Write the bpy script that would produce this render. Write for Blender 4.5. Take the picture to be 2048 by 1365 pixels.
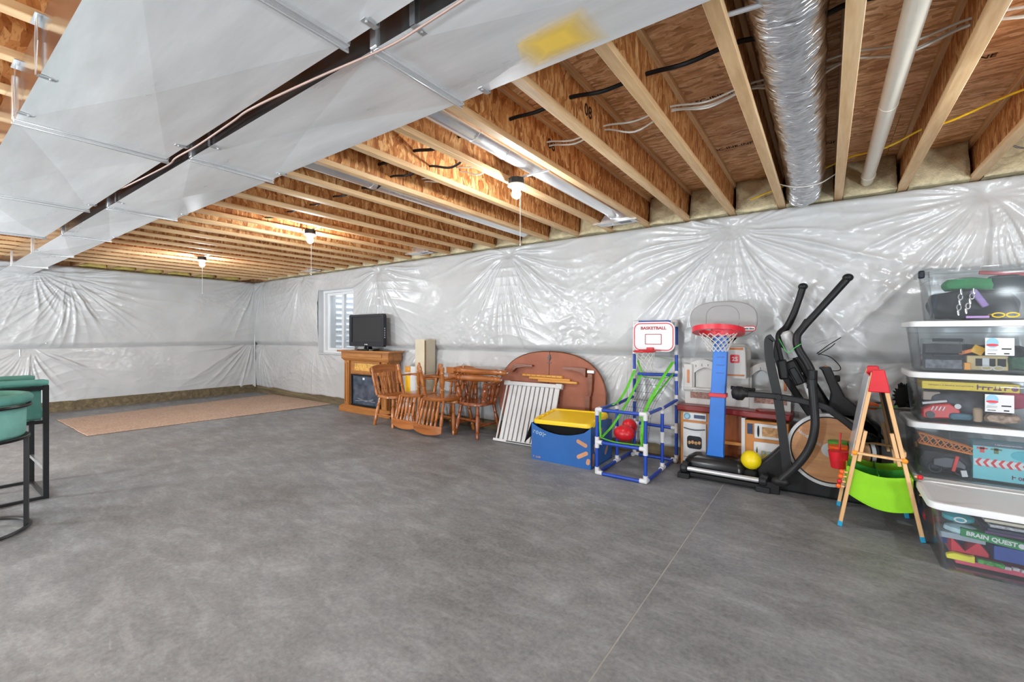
import bpy, bmesh, math, random
import numpy as np
from mathutils import Vector, Matrix, Euler
random.seed(7)
for o in list(bpy.data.objects): bpy.data.objects.remove(o, do_unlink=True)
SC = bpy.context.scene
COL = SC.collection
PI = math.pi
# ------------------------------------------------------------------ camera, world, light, exposure
cam = bpy.data.cameras.new('camera'); camo = bpy.data.objects.new('camera', cam); COL.objects.link(camo)
camo.location = (0, 0, 1.28); camo.rotation_euler = (PI/2, 0, math.radians(35.482))
cam.sensor_width = 36.0; cam.lens = 36*881/2048; cam.shift_y = -14.5/2048; cam.clip_start = 0.02
SC.camera = camo
SC.view_settings.view_transform = 'Standard'; SC.view_settings.look = 'None'
SC.view_settings.gamma = 1.0; SC.view_settings.use_curve_mapping = False
SC.view_settings.exposure = 0.0
w = bpy.data.worlds.new('sky'); SC.world = w; w.use_nodes = True
w.node_tree.nodes['Background'].inputs[0].default_value = (0.80, 0.90, 1.0, 1)
w.node_tree.nodes['Background'].inputs[1].default_value = 18.0
BULB_W = 44.0
def lamp(name, loc, power, size, color=(1, .98, .95)):
    l = bpy.data.lights.new(name, 'POINT'); l.energy = power; l.shadow_soft_size = size; l.color = color
    o = bpy.data.objects.new(name, l); COL.objects.link(o); o.location = loc
    return o
# added soft fill lights out of view, brightening duct undersides, ceiling and far wall
LC = (.88, .955, 1.0)
lamp('fill_light', (2.2, -1.0, 0.6), 300, .22, LC)
lamp('fill_light', (-2.6, -2.3, 0.8), 330, .22, LC)
lamp('fill_light', (-6.6, -2.0, 0.9), 540, .22, LC)

# ------------------------------------------------------------------ helpers
def link(o, parent=None):
    COL.objects.link(o)
    if parent is not None: o.parent = parent
    return o
def tag(o, label=None, cat=None, group=None, kind=None):
    if label: o['label'] = label
    if cat: o['category'] = cat
    if group: o['group'] = group
    if kind: o['kind'] = kind
    return o
def T(name, label, cat, loc=(0, 0, 0), rz=0.0, group=None, rot=None):
    o = bpy.data.objects.new(name, None); o.empty_display_size = .1; COL.objects.link(o)
    o.location = loc; o.rotation_euler = rot if rot else (0, 0, rz)
    return tag(o, label, cat, group)
def copy_tree(o, parent=None):
    c = o.copy(); COL.objects.link(c); c.parent = parent
    for ch in list(o.children): copy_tree(ch, c)
    return c
def rr(w, h, r, n=5, cx=0, cy=0):
    pts = []
    for (sx, sy, a0) in ((1, 1, 0), (-1, 1, 90), (-1, -1, 180), (1, -1, 270)):
        for i in range(n+1):
            a = math.radians(a0+90*i/n)
            pts.append((cx+sx*(w/2-r)+r*math.cos(a), cy+sy*(h/2-r)+r*math.sin(a)))
    return pts
def ell(rx, ry, n=32, cx=0, cy=0, e=2.0):
    out = []
    for i in range(n):
        a = 2*PI*i/n; c, s = math.cos(a), math.sin(a)
        out.append((cx+rx*math.copysign(abs(c)**(2/e), c), cy+ry*math.copysign(abs(s)**(2/e), s)))
    return out
def bez(pts, n=8):
    """Catmull-Rom through points"""
    P = [Vector(p) for p in pts]; out = []
    for i in range(len(P)-1):
        a = P[i-1] if i else P[0]*2-P[1]; b, c = P[i], P[i+1]
        d = P[i+2] if i+2 < len(P) else P[-1]*2-P[-2]
        for k in range(n):
            t = k/n
            out.append(.5*((2*b)+(c-a)*t+(2*a-5*b+4*c-d)*t*t+(3*b-a-3*c+d)*t**3))
    out.append(P[-1]); return out
class MB:
    def __init__(s): s.v = []; s.f = []
    def add(s, vs, fs, M=None):
        b = len(s.v)
        s.v += [tuple(M @ Vector(p)) if M is not None else tuple(p) for p in vs]
        s.f += [tuple(i+b for i in f) for f in fs]; return s
    def bx(s, x0, x1, y0, y1, z0, z1, M=None):
        return s.add([(x0,y0,z0),(x1,y0,z0),(x1,y1,z0),(x0,y1,z0),(x0,y0,z1),(x1,y0,z1),(x1,y1,z1),(x0,y1,z1)],
            [(0,3,2,1),(4,5,6,7),(0,1,5,4),(1,2,6,5),(2,3,7,6),(3,0,4,7)], M)
    def box(s, c, d, rot=(0,0,0)):
        M = Matrix.Translation(c) @ Euler(rot).to_matrix().to_4x4()
        return s.bx(-d[0]/2, d[0]/2, -d[1]/2, d[1]/2, -d[2]/2, d[2]/2, M)
    def bar(s, p, q, w, h, up=(0,0,1)):
        p, q = Vector(p), Vector(q); z = (q-p).normalized(); u = Vector(up)
        x = u.cross(z)
        if x.length < 1e-4: x = Vector((1,0,0)).cross(z)
        x.normalize(); y = z.cross(x)
        M = Matrix((x, y, z)).transposed().to_4x4(); M.translation = p
        L = (q-p).length
        return s.bx(-w/2, w/2, -h/2, h/2, 0, L, M)
    def cyl(s, p, q, r, r2=None, n=12):
        return s.lb(p, q, [(0, r), (1, r if r2 is None else r2)], n)
    def lb(s, p, q, prof, n=12, cap=True):
        """lathe between two points; prof = [(t, radius)]"""
        p, q = Vector(p), Vector(q); d = q-p; z = d.normalized()
        x = z.orthogonal().normalized(); y = z.cross(x); vs = []; fs = []
        for t, r in prof:
            c = p+d*t
            for i in range(n):
                a = 2*PI*i/n; vs.append(c+x*(r*math.cos(a))+y*(r*math.sin(a)))
        for k in range(len(prof)-1):
            for i in range(n):
                j = (i+1) % n; fs.append((k*n+i, k*n+j, (k+1)*n+j, (k+1)*n+i))
        if cap:
            fs.append(tuple(reversed(range(n)))); m = (len(prof)-1)*n; fs.append(tuple(m+i for i in range(n)))
        return s.add(vs, fs)
    def tube(s, pts, r, n=8, closed=False, flat=1.0):
        P = [Vector(p) for p in pts]; N = len(P); vs = []; fs = []
        rs = r if isinstance(r, (list, tuple)) else [r]*N
        nrm = None
        for i in range(N):
            a = P[(i-1) % N] if (i or closed) else P[0]; b = P[(i+1) % N] if (i < N-1 or closed) else P[-1]
            t = (b-a).normalized()
            if nrm is None:
                nrm = t.orthogonal().normalized() if abs(t.z) > .9 else Vector((0,0,1)).cross(t).normalized()
            nrm = (nrm-t*nrm.dot(t)).normalized(); bn = t.cross(nrm)
            for k in range(n):
                an = 2*PI*k/n; vs.append(P[i]+nrm*(rs[i]*math.cos(an))+bn*(rs[i]*flat*math.sin(an)))
        for i in range(N if closed else N-1):
            j = (i+1) % N
            for k in range(n):
                l = (k+1) % n; fs.append((i*n+k, i*n+l, j*n+l, j*n+k))
        if not closed:
            fs.append(tuple(reversed(range(n)))); fs.append(tuple((N-1)*n+k for k in range(n)))
        return s.add(vs, fs)
    def prism(s, out, d0, d1, plane='xz', M=None):
        n = len(out)
        def mk(u, v, d):
            return {'xz': (u, d, v), 'xy': (u, v, d), 'yz': (d, u, v)}[plane]
        vs = [mk(u, v, d0) for u, v in out]+[mk(u, v, d1) for u, v in out]
        fs = [tuple(range(n)), tuple(reversed(range(n, 2*n)))]
        for i in range(n):
            j = (i+1) % n; fs.append((i, i+n, j+n, j))
        return s.add(vs, fs, M)
    def ring(s, o1, o2, d0, d1, plane='xz', M=None):
        """frame between an outer and an inner outline with the same count"""
        n = len(o1)
        def mk(u, v, d):
            return {'xz': (u, d, v), 'xy': (u, v, d), 'yz': (d, u, v)}[plane]
        vs = [mk(u, v, d) for d in (d0, d1) for o in (o1, o2) for u, v in o]
        fs = []
        for i in range(n):
            j = (i+1) % n
            fs += [(i, j, n+j, n+i), (2*n+i, 3*n+i, 3*n+j, 2*n+j), (i, 2*n+i, 2*n+j, j), (n+i, n+j, 3*n+j, 3*n+i)]
        return s.add(vs, fs, M)
    def ball(s, c, r, n=16, m=10, sc=(1,1,1), M=None):
        vs = [(0,0,1)]; fs = []
        for i in range(1, m):
            a = PI*i/m
            for k in range(n):
                b = 2*PI*k/n; vs.append((math.sin(a)*math.cos(b), math.sin(a)*math.sin(b), math.cos(a)))
        vs.append((0,0,-1)); L = len(vs)-1
        for k in range(n):
            l = (k+1) % n; fs.append((0, 1+k, 1+l))
            for i in range(m-2): fs.append((1+i*n+k, 1+(i+1)*n+k, 1+(i+1)*n+l, 1+i*n+l))
            fs.append((1+(m-2)*n+k, L, 1+(m-2)*n+l))
        vs = [(c[0]+p[0]*r*sc[0], c[1]+p[1]*r*sc[1], c[2]+p[2]*r*sc[2]) for p in vs]
        return s.add(vs, fs, M)
    def loft(s, rings, caps=True):
        """rings: lists of 3d points of equal count"""
        n = len(rings[0]); vs = [p for r in rings for p in r]; fs = []
        for k in range(len(rings)-1):
            for i in range(n):
                j = (i+1) % n; fs.append((k*n+i, k*n+j, (k+1)*n+j, (k+1)*n+i))
        if caps:
            fs.append(tuple(reversed(range(n)))); m = (len(rings)-1)*n; fs.append(tuple(m+i for i in range(n)))
        return s.add(vs, fs)
    def mesh(s, name, mat):
        me = bpy.data.meshes.new(name); me.from_pydata(s.v, [], s.f)
        bm = bmesh.new(); bm.from_mesh(me); bmesh.ops.recalc_face_normals(bm, faces=bm.faces); bm.to_mesh(me); bm.free()
        if mat: me.materials.append(mat)
        return me
    def build(s, name, mat, parent=None, bevel=0, smooth=True, ang=38, label=None, seg=2, loc=None):
        me = s.mesh(name, mat)
        if smooth:
            me.shade_smooth(); me.set_sharp_from_angle(angle=math.radians(ang))
        o = bpy.data.objects.new(name, me); link(o, parent)
        if loc: o.location = loc
        if bevel:
            b = o.modifiers.new('edge', 'BEVEL'); b.width = bevel; b.segments = seg; b.limit_method = 'ANGLE'; b.angle_limit = math.radians(40)
            b.harden_normals = False
        if label: o['label'] = label
        return o
def text(name, s, size, M, mat, parent=None, ext=.001, align='CENTER', sx=1.0, bold=0.0, shear=0.0):
    c = bpy.data.curves.new(name, 'FONT'); c.body = s; c.size = size; c.extrude = ext; c.align_x = align; c.align_y = 'CENTER'
    c.offset = bold; c.shear = shear; c.resolution_u = 2
    t = bpy.data.objects.new(name, c); COL.objects.link(t)
    dg = bpy.context.evaluated_depsgraph_get(); dg.update()
    me = bpy.data.meshes.new_from_object(t.evaluated_get(dg)); bpy.data.objects.remove(t, do_unlink=True)
    me.transform(Matrix.Diagonal((sx, 1, 1, 1))); me.transform(M); me.materials.clear(); me.materials.append(mat)
    o = bpy.data.objects.new(name, me); return link(o, parent)
def scribble(name, x0, x1, z, h, y, mat, parent, seed=1, gap=.35, slope=0.0, flip=False):
    """a line of print too small to read: short strokes and loops"""
    rs = random.Random(seed); mb = MB(); x = x0
    while x < x1:
        w_ = h*rs.uniform(.45, .8); zz = z+slope*(x-x0); k = rs.random()
        if k < .45: mb.ring(ell(w_/2, h*.36, 10, x+w_/2, zz), ell(w_/2*.5, h*.18, 10, x+w_/2, zz), y-.0012, y)
        elif k < .8:
            mb.bx(x, x+w_*.3, y-.0012, y, zz-h*.36, zz+h*rs.uniform(.2, .6)); mb.bx(x, x+w_, y-.0012, y, zz+h*.05, zz+h*.25)
        else: mb.bx(x, x+w_, y-.0012, y, zz-h*.36, zz-h*.1); mb.bx(x+w_*.35, x+w_*.65, y-.0012, y, zz-h*.3, zz+h*.4)
        x += w_+h*(gap*.3 if rs.random() < .82 else gap*1.6)
    return mb.build(name, mat, parent, smooth=False)
def facing(loc, n='-y'):
    """matrix putting text upright on a face whose normal is n"""
    r = {'-y': Euler((PI/2, 0, 0)), 'x': Euler((PI/2, 0, PI/2)), '-x': Euler((PI/2, 0, -PI/2)), '-z': Euler((PI, 0, 0)), 'z': Euler((0, 0, 0))}[n]
    return Matrix.Translation(loc) @ r.to_matrix().to_4x4()

# ------------------------------------------------------------------ materials
_m = {}
def nodes(name):
    m = bpy.data.materials.new(name); m.use_nodes = True
    nt = m.node_tree; b = nt.nodes['Principled BSDF']
    return m, nt, b
def N(nt, t, **kw):
    n = nt.nodes.new(t)
    for k, v in kw.items(): setattr(n, k, v)
    return n
def ramp(nt, fac, stops):
    r = N(nt, 'ShaderNodeValToRGB'); e = r.color_ramp.elements
    while len(e) < len(stops): e.new(.5)
    for i, (p, c) in enumerate(stops):
        e[i].position = p; e[i].color = (*c, 1) if len(c) == 3 else c
    nt.links.new(fac, r.inputs[0]); return r.outputs[0]
def coords(nt, scale=(1,1,1), rand=True, rot=(0,0,0)):
    tc = N(nt, 'ShaderNodeTexCoord'); mp = N(nt, 'ShaderNodeMapping')
    mp.inputs['Scale'].default_value = scale; mp.inputs['Rotation'].default_value = rot
    if rand:
        oi = N(nt, 'ShaderNodeObjectInfo'); mu = N(nt, 'ShaderNodeMath', operation='MULTIPLY'); mu.inputs[1].default_value = 37.0
        nt.links.new(oi.outputs['Random'], mu.inputs[0])
        ad = N(nt, 'ShaderNodeVectorMath', operation='ADD'); cx = N(nt, 'ShaderNodeCombineXYZ')
        for i in range(3): nt.links.new(mu.outputs[0], cx.inputs[i])
        nt.links.new(tc.outputs['Object'], ad.inputs[0]); nt.links.new(cx.outputs[0], ad.inputs[1])
        nt.links.new(ad.outputs[0], mp.inputs[0])
    else: nt.links.new(tc.outputs['Object'], mp.inputs[0])
    return mp.outputs[0]
def noise(nt, vec, scale, detail=3, rough=.55, dist=0):
    n = N(nt, 'ShaderNodeTexNoise'); n.inputs['Scale'].default_value = scale; n.inputs['Detail'].default_value = detail
    n.inputs['Roughness'].default_value = rough; n.inputs['Distortion'].default_value = dist
    nt.links.new(vec, n.inputs['Vector']); return n.outputs['Fac']
def bump(nt, b, h, strength, dist=.01):
    n = N(nt, 'ShaderNodeBump'); n.inputs['Strength'].default_value = strength; n.inputs['Distance'].default_value = dist
    nt.links.new(h, n.inputs['Height']); nt.links.new(n.outputs[0], b.inputs['Normal'])
def mixc(nt, fac, a, b, mode='MIX'):
    n = N(nt, 'ShaderNodeMix', data_type='RGBA', blend_type=mode)
    for s, v in ((n.inputs[0], fac), (n.inputs[6], a), (n.inputs[7], b)):
        if isinstance(v, (int, float)): s.default_value = v
        elif isinstance(v, tuple): s.default_value = (*v, 1) if len(v) == 3 else v
        else: nt.links.new(v, s)
    return n.outputs[2]
def c8(r, g, b):
    f = lambda x: (x/255/12.92 if x/255 <= .04045 else ((x/255+.055)/1.055)**2.4)
    return (f(r), f(g), f(b))
def plain(name, col, rough=.5, metal=0.0, var=.12, vs=9.0, bmp=0.0, bs=60.0, spec=.5, coat=0.0):
    if name in _m: return _m[name]
    if min(col) > .62: col = tuple(x*.84 for x in col)
    if max(col) < .06: spec = .28; col = tuple(x*.6 for x in col)
    m, nt, b = nodes(name)
    v = coords(nt)
    n = noise(nt, v, vs, 4)
    c = ramp(nt, n, [(.3, tuple(x*(1-var) for x in col)), (.7, tuple(min(1, x*(1+var)) for x in col))])
    nt.links.new(c, b.inputs['Base Color']); b.inputs['Roughness'].default_value = rough; b.inputs['Metallic'].default_value = metal
    b.inputs['Specular IOR Level'].default_value = spec; b.inputs['Coat Weight'].default_value = coat
    if bmp: bump(nt, b, noise(nt, v, bs, 3), bmp, .004)
    _m[name] = m; return m
def woodm(name, lo, mid, hi, axis='z', rough=.4, scale=14, bmp=.15, coat=0.0):
    if name in _m: return _m[name]
    m, nt, b = nodes(name); st = {'x': (.08,1,1), 'y': (1,.08,1), 'z': (1,1,.08)}[axis]
    v = coords(nt, st); n = noise(nt, v, scale, 5, .6, .6); n2 = noise(nt, v, scale*7, 2)
    c = ramp(nt, n, [(.25, lo), (.5, mid), (.75, hi)])
    c = mixc(nt, .25, c, ramp(nt, n2, [(.3, lo), (.7, hi)]))
    nt.links.new(c, b.inputs['Base Color']); b.inputs['Roughness'].default_value = rough; b.inputs['Coat Weight'].default_value = coat
    bump(nt, b, n2, bmp, .002); _m[name] = m; return m
def osb(name, st, rot=(0,0,0), tint=1.0, dark=.85, pal=((150,92,48),(188,126,72),(208,152,96),(230,184,128))):
    m, nt, b = nodes(name)
    v0 = coords(nt, (1,1,1))
    nd = N(nt, 'ShaderNodeTexNoise'); nd.inputs['Scale'].default_value = 5; nd.inputs['Detail'].default_value = 2; nt.links.new(v0, nd.inputs['Vector'])
    sb = N(nt, 'ShaderNodeVectorMath', operation='SUBTRACT'); sb.inputs[1].default_value = (.5,.5,.5); nt.links.new(nd.outputs['Color'], sb.inputs[0])
    sc = N(nt, 'ShaderNodeVectorMath', operation='SCALE'); sc.inputs['Scale'].default_value = .11; nt.links.new(sb.outputs[0], sc.inputs[0])
    ad = N(nt, 'ShaderNodeVectorMath', operation='ADD'); nt.links.new(v0, ad.inputs[0]); nt.links.new(sc.outputs[0], ad.inputs[1])
    mp = N(nt, 'ShaderNodeMapping'); mp.inputs['Scale'].default_value = st; mp.inputs['Rotation'].default_value = rot; nt.links.new(ad.outputs[0], mp.inputs[0])
    vo = N(nt, 'ShaderNodeTexVoronoi'); vo.inputs['Scale'].default_value = 1; nt.links.new(mp.outputs[0], vo.inputs['Vector'])
    sp = N(nt, 'ShaderNodeSeparateColor'); nt.links.new(vo.outputs['Color'], sp.inputs[0])
    fl = ramp(nt, sp.outputs[0], [(q, c8(*pal[i])) for i, q in enumerate((0, .35, .7, 1))])
    n2 = noise(nt, mp.outputs[0], 2.2, 4, .65)
    dk = ramp(nt, n2, [(.34, (.42,.33,.26)), (.48, (1,1,1))])
    c = mixc(nt, dark, fl, dk, 'MULTIPLY')
    big = ramp(nt, noise(nt, v0, 1.3, 2), [(.35, (.80*tint,.76*tint,.72*tint)), (.65, (1*tint,.97*tint,.94*tint))])
    c = mixc(nt, 1.0, c, big, 'MULTIPLY')
    nt.links.new(c, b.inputs['Base Color']); b.inputs['Roughness'].default_value = .62; b.inputs['Specular IOR Level'].default_value = .3
    bump(nt, b, sp.outputs[0], .25, .004); return m
def clearm(name, tint=(.93,.95,.96), gloss=.10, haze=.05, hazec=(.85,.87,.9)):
    m, nt, b = nodes(name); nt.nodes.remove(b); out = nt.nodes['Material Output']
    tr = N(nt, 'ShaderNodeBsdfTransparent'); tr.inputs[0].default_value = (*tint, 1)
    gl = N(nt, 'ShaderNodeBsdfGlossy'); gl.inputs['Roughness'].default_value = .12
    df = N(nt, 'ShaderNodeBsdfDiffuse'); df.inputs[0].default_value = (*hazec, 1)
    fr = N(nt, 'ShaderNodeFresnel'); fr.inputs[0].default_value = 1.35
    mu = N(nt, 'ShaderNodeMath', operation='MULTIPLY'); mu.inputs[1].default_value = .55; nt.links.new(fr.outputs[0], mu.inputs[0])
    a = N(nt, 'ShaderNodeMixShader'); a.inputs[0].default_value = haze; nt.links.new(tr.outputs[0], a.inputs[1]); nt.links.new(df.outputs[0], a.inputs[2])
    d = N(nt, 'ShaderNodeMixShader'); nt.links.new(mu.outputs[0], d.inputs[0]); nt.links.new(a.outputs[0], d.inputs[1]); nt.links.new(gl.outputs[0], d.inputs[2])
    nt.links.new(d.outputs[0], out.inputs[0]); return m
def emis(name, col, st):
    m, nt, b = nodes(name); b.inputs['Emission Color'].default_value = (*col, 1); b.inputs['Emission Strength'].default_value = st
    b.inputs['Base Color'].default_value = (*col, 1); return m
def concrete_floor():
    m, nt, b = nodes('floor_concrete'); v = coords(nt, (1,1,1), rand=False)
    big = noise(nt, v, .7, 6, .6, .3); mid = noise(nt, v, 1.7, 8, .7, .25)
    vs = coords(nt, (1.0, 2.2, 1), rand=False, rot=(0, 0, .5)); streak = noise(nt, vs, 3.6, 8, .76, .35); fine = noise(nt, v, 45, 4, .7)
    c = ramp(nt, mid, [(.36, c8(92,91,90)), (.5, c8(130,130,129)), (.64, c8(172,172,171))])
    c = mixc(nt, .55, c, ramp(nt, streak, [(.38, c8(84,83,82)), (.5, c8(130,129,128)), (.63, c8(186,186,185))]))
    c = mixc(nt, .40, c, ramp(nt, big, [(.38, c8(104,100,97)), (.62, c8(154,157,160))]))
    c = mixc(nt, .2, c, ramp(nt, fine, [(.34, c8(84,83,82)), (.66, c8(186,186,186))]))
    sc = noise(nt, vs, 9.0, 8, .8, .8); blot = noise(nt, v, .9, 3, .5)
    k = N(nt, 'ShaderNodeMath', operation='MULTIPLY'); nt.links.new(ramp(nt, sc, [(.60, (0,0,0)), (.70, (1,1,1))]), k.inputs[0]); nt.links.new(ramp(nt, blot, [(.5, (0,0,0)), (.66, (.7,.7,.7))]), k.inputs[1])
    c = mixc(nt, k.outputs[0], c, c8(206,206,206))
    c = mixc(nt, 1.0, c, (.90, .935, .975), 'MULTIPLY')
    nt.links.new(c, b.inputs['Base Color'])
    r = ramp(nt, mid, [(.3, (.42,)*3), (.7, (.62,)*3)]); nt.links.new(r, b.inputs['Roughness']); b.inputs['Specular IOR Level'].default_value = .45
    bump(nt, b, streak, .10, .006); return m
def sheet_metal(name, base, rough, metal, st=(1,1,1), bands=.12):
    m, nt, b = nodes(name); v = coords(nt, st)
    n = noise(nt, v, 3, 4, .6); n2 = noise(nt, v, 40, 3)
    c = ramp(nt, n, [(.3, tuple(x*(1-bands) for x in base)), (.7, tuple(min(1, x*(1+bands*.6)) for x in base))])
    c = mixc(nt, .05, c, ramp(nt, n2, [(.3, (.55,.55,.56)), (.7, (.95,.95,.95))]))
    nt.links.new(c, b.inputs['Base Color']); b.inputs['Metallic'].default_value = metal
    r = ramp(nt, n, [(.3, (rough*.8,)*3), (.7, (rough*1.25,)*3)]); nt.links.new(r, b.inputs['Roughness']); return m
# ------------------------------------------------------------------ setting: floor, walls, ceiling
WY = 4.69; BX = -10.30; JB = 2.42; JH = .302; SUB = JB+JH
XMAX, YMIN = 3.6, -4.4
pine = woodm('pine_flange', c8(176,132,86), c8(214,174,126), c8(238,208,166), 'y', .6, 9, .1)
pine_x = woodm('pine_block', c8(168,124,80), c8(204,164,118), c8(226,194,150), 'x', .6, 9, .1)
osb_web = osb('osb_web', (40, 46, 13), tint=1.1, dark=.75); osb_floor = osb('osb_subfloor', (11, 52, 40), tint=1.12, dark=.62, pal=((186,140,98),(220,174,126),(236,196,150),(250,220,182)))
fconc = concrete_floor()
conc = plain('foundation_concrete', c8(168,166,162), .85, var=.15, vs=4, bmp=.3)
stain = woodm('stained_footing', c8(58,50,38), c8(98,85,62), c8(136,121,92), 'x', .85, 12, .4)
sealant = plain('joint_sealant', c8(172,170,164), .8, var=.08)
floor = tag(MB().bx(BX-.3, XMAX+.3, YMIN-.3, WY+.3, -.12, -.012).build('floor', conc), 'smooth grey concrete basement floor slab with saw cut joints', 'floor', kind='structure')
cuts = [BX-.02, -4.82, -.71, XMAX+.02]
for i in range(3):
    x0, x1 = cuts[i]+(.004 if i else 0), cuts[i+1]-(.004 if i < 2 else 0)
    MB().bx(x0, x1, YMIN, WY+.02, -.03, 0).build('slab', fconc, floor)
for x, wd in ((-.71, .004), (-4.82, .004)):
    MB().bx(x-wd, x+wd, YMIN, WY, -.03, -.0015).build('joint_strip', sealant, floor)
# right wall with the window opening
WX0, WX1, WZ0, WZ1 = -7.70, -6.60, .92, 2.09
mb = MB(); y0, y1 = WY, WY+.26
mb.bx(BX-.3, WX0, y0, y1, -.1, 2.40); mb.bx(WX1, XMAX+.3, y0, y1, -.1, 2.40)
mb.bx(WX0, WX1, y0, y1, -.1, WZ0); mb.bx(WX0, WX1, y0, y1, WZ1, 2.40)
tag(mb.build('wall_right', conc, smooth=False), 'poured foundation wall behind the white blanket with a window', 'wall', kind='structure')
tag(MB().bx(BX-.3, BX, YMIN-.3, WY, -.1, 2.40).build('wall_back', conc), 'poured foundation wall at the far end of the basement', 'wall', kind='structure')
wrapw = plain('white_wrap_flat', c8(200,200,200), .45, var=.03)
tag(MB().bx(BX-.3, XMAX+.3, YMIN-.3, YMIN, -.1, SUB).build('wall_left', wrapw), 'white wrapped wall behind the viewer', 'wall', kind='structure')
tag(MB().bx(XMAX, XMAX+.3, YMIN, WY+.2, -.1, SUB).build('wall_front', wrapw), 'white wrapped wall to the right of the viewer', 'wall', kind='structure')
tag(MB().bx(BX, XMAX, WY-.045, WY+.03, 0, .17).build('baseboard_right', stain), 'stained brown footing strip along the right wall', 'footing strip', kind='structure')
tag(MB().bx(BX-.02, BX+.07, YMIN, WY-.05, 0, .17).build('baseboard_back', stain), 'stained brown footing strip along the far wall', 'footing strip', kind='structure')
sill = woodm('sill_plate', c8(110,80,50), c8(140,106,70), c8(160,124,84), 'x', .7)
tag(MB().bx(BX-.25, XMAX+.25, WY+.01, WY+.2, 2.40, 2.419).build('trim_1', sill), 'sill plate on top of the right foundation wall', 'sill plate', kind='structure')
tag(MB().bx(BX-.25, XMAX+.25, WY+.21, WY+.26, 2.39, SUB+.03).build('trim_2', osb_floor), 'rim board behind the joist ends', 'rim board', kind='structure')
tag(MB().bx(BX-.30, BX-.24, YMIN-.3, WY+.26, 2.39, SUB+.03).build('trim_3', osb_floor), 'rim board above the far wall', 'rim board', kind='structure')
tag(MB().bx(BX-.22, BX-.01, YMIN-.2, WY-.05, 2.40, 2.419).build('trim_4', sill), 'sill plate on top of the far wall', 'sill plate', kind='structure')
# ceiling: subfloor sheets with I-joists under them
ceil = tag(MB().bx(BX-.3, XMAX+.3, YMIN-.3, WY+.25, SUB+.022, SUB+.06).build('ceiling', osb_floor), 'open basement ceiling of wooden joists under strand board', 'ceiling', kind='structure')
me = None; row = 0; y = YMIN-.3
while y < WY+.2:
    x = BX-.3-(1.2 if row % 2 else 0)
    while x < XMAX+.3:
        a, b = max(x, BX-.3)+.0015, min(x+2.44, XMAX+.3)-.0015
        if b-a > .05: MB().bx(0, b-a, 0, min(1.217, WY+.24-y), 0, .02).build('subfloor_sheet', osb_floor, ceil, smooth=False, loc=(a, y, SUB))
        x += 2.44
    y += 1.22; row += 1
FW = .058; JX = [.056+FW/2-.4064*k for k in range(-8, 25)]
J0, J1 = YMIN-.2, WY+.2
web = MB().bx(-.005, .005, J0, J1, JB+.03, SUB-.03).mesh('joist', osb_web)
fl = MB().bx(-FW/2, FW/2, J0, J1, 0, .036).mesh('flange', pine)
for x in JX:
    j = bpy.data.objects.new('joist', web); link(j, ceil); j.location = (x, 0, 0)
    for nm, z in (('bottom_flange', JB), ('top_flange', SUB-.037)):
        f = bpy.data.objects.new(nm, fl); link(f, j); f.location = (0, 0, z); m_ = f.modifiers.new('edge', 'BEVEL'); m_.width = .003; m_.segments = 1
# blocking between the last joist and the rim over the far wall
for yb in (1.75, 2.15, 2.55, 2.95, 3.4, 3.85, 4.3):
    MB().bx(BX-.24, JX[-1]-.01, yb, yb+.04, JB+.002, SUB-.04).build('blocking', pine_x, ceil)

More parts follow.
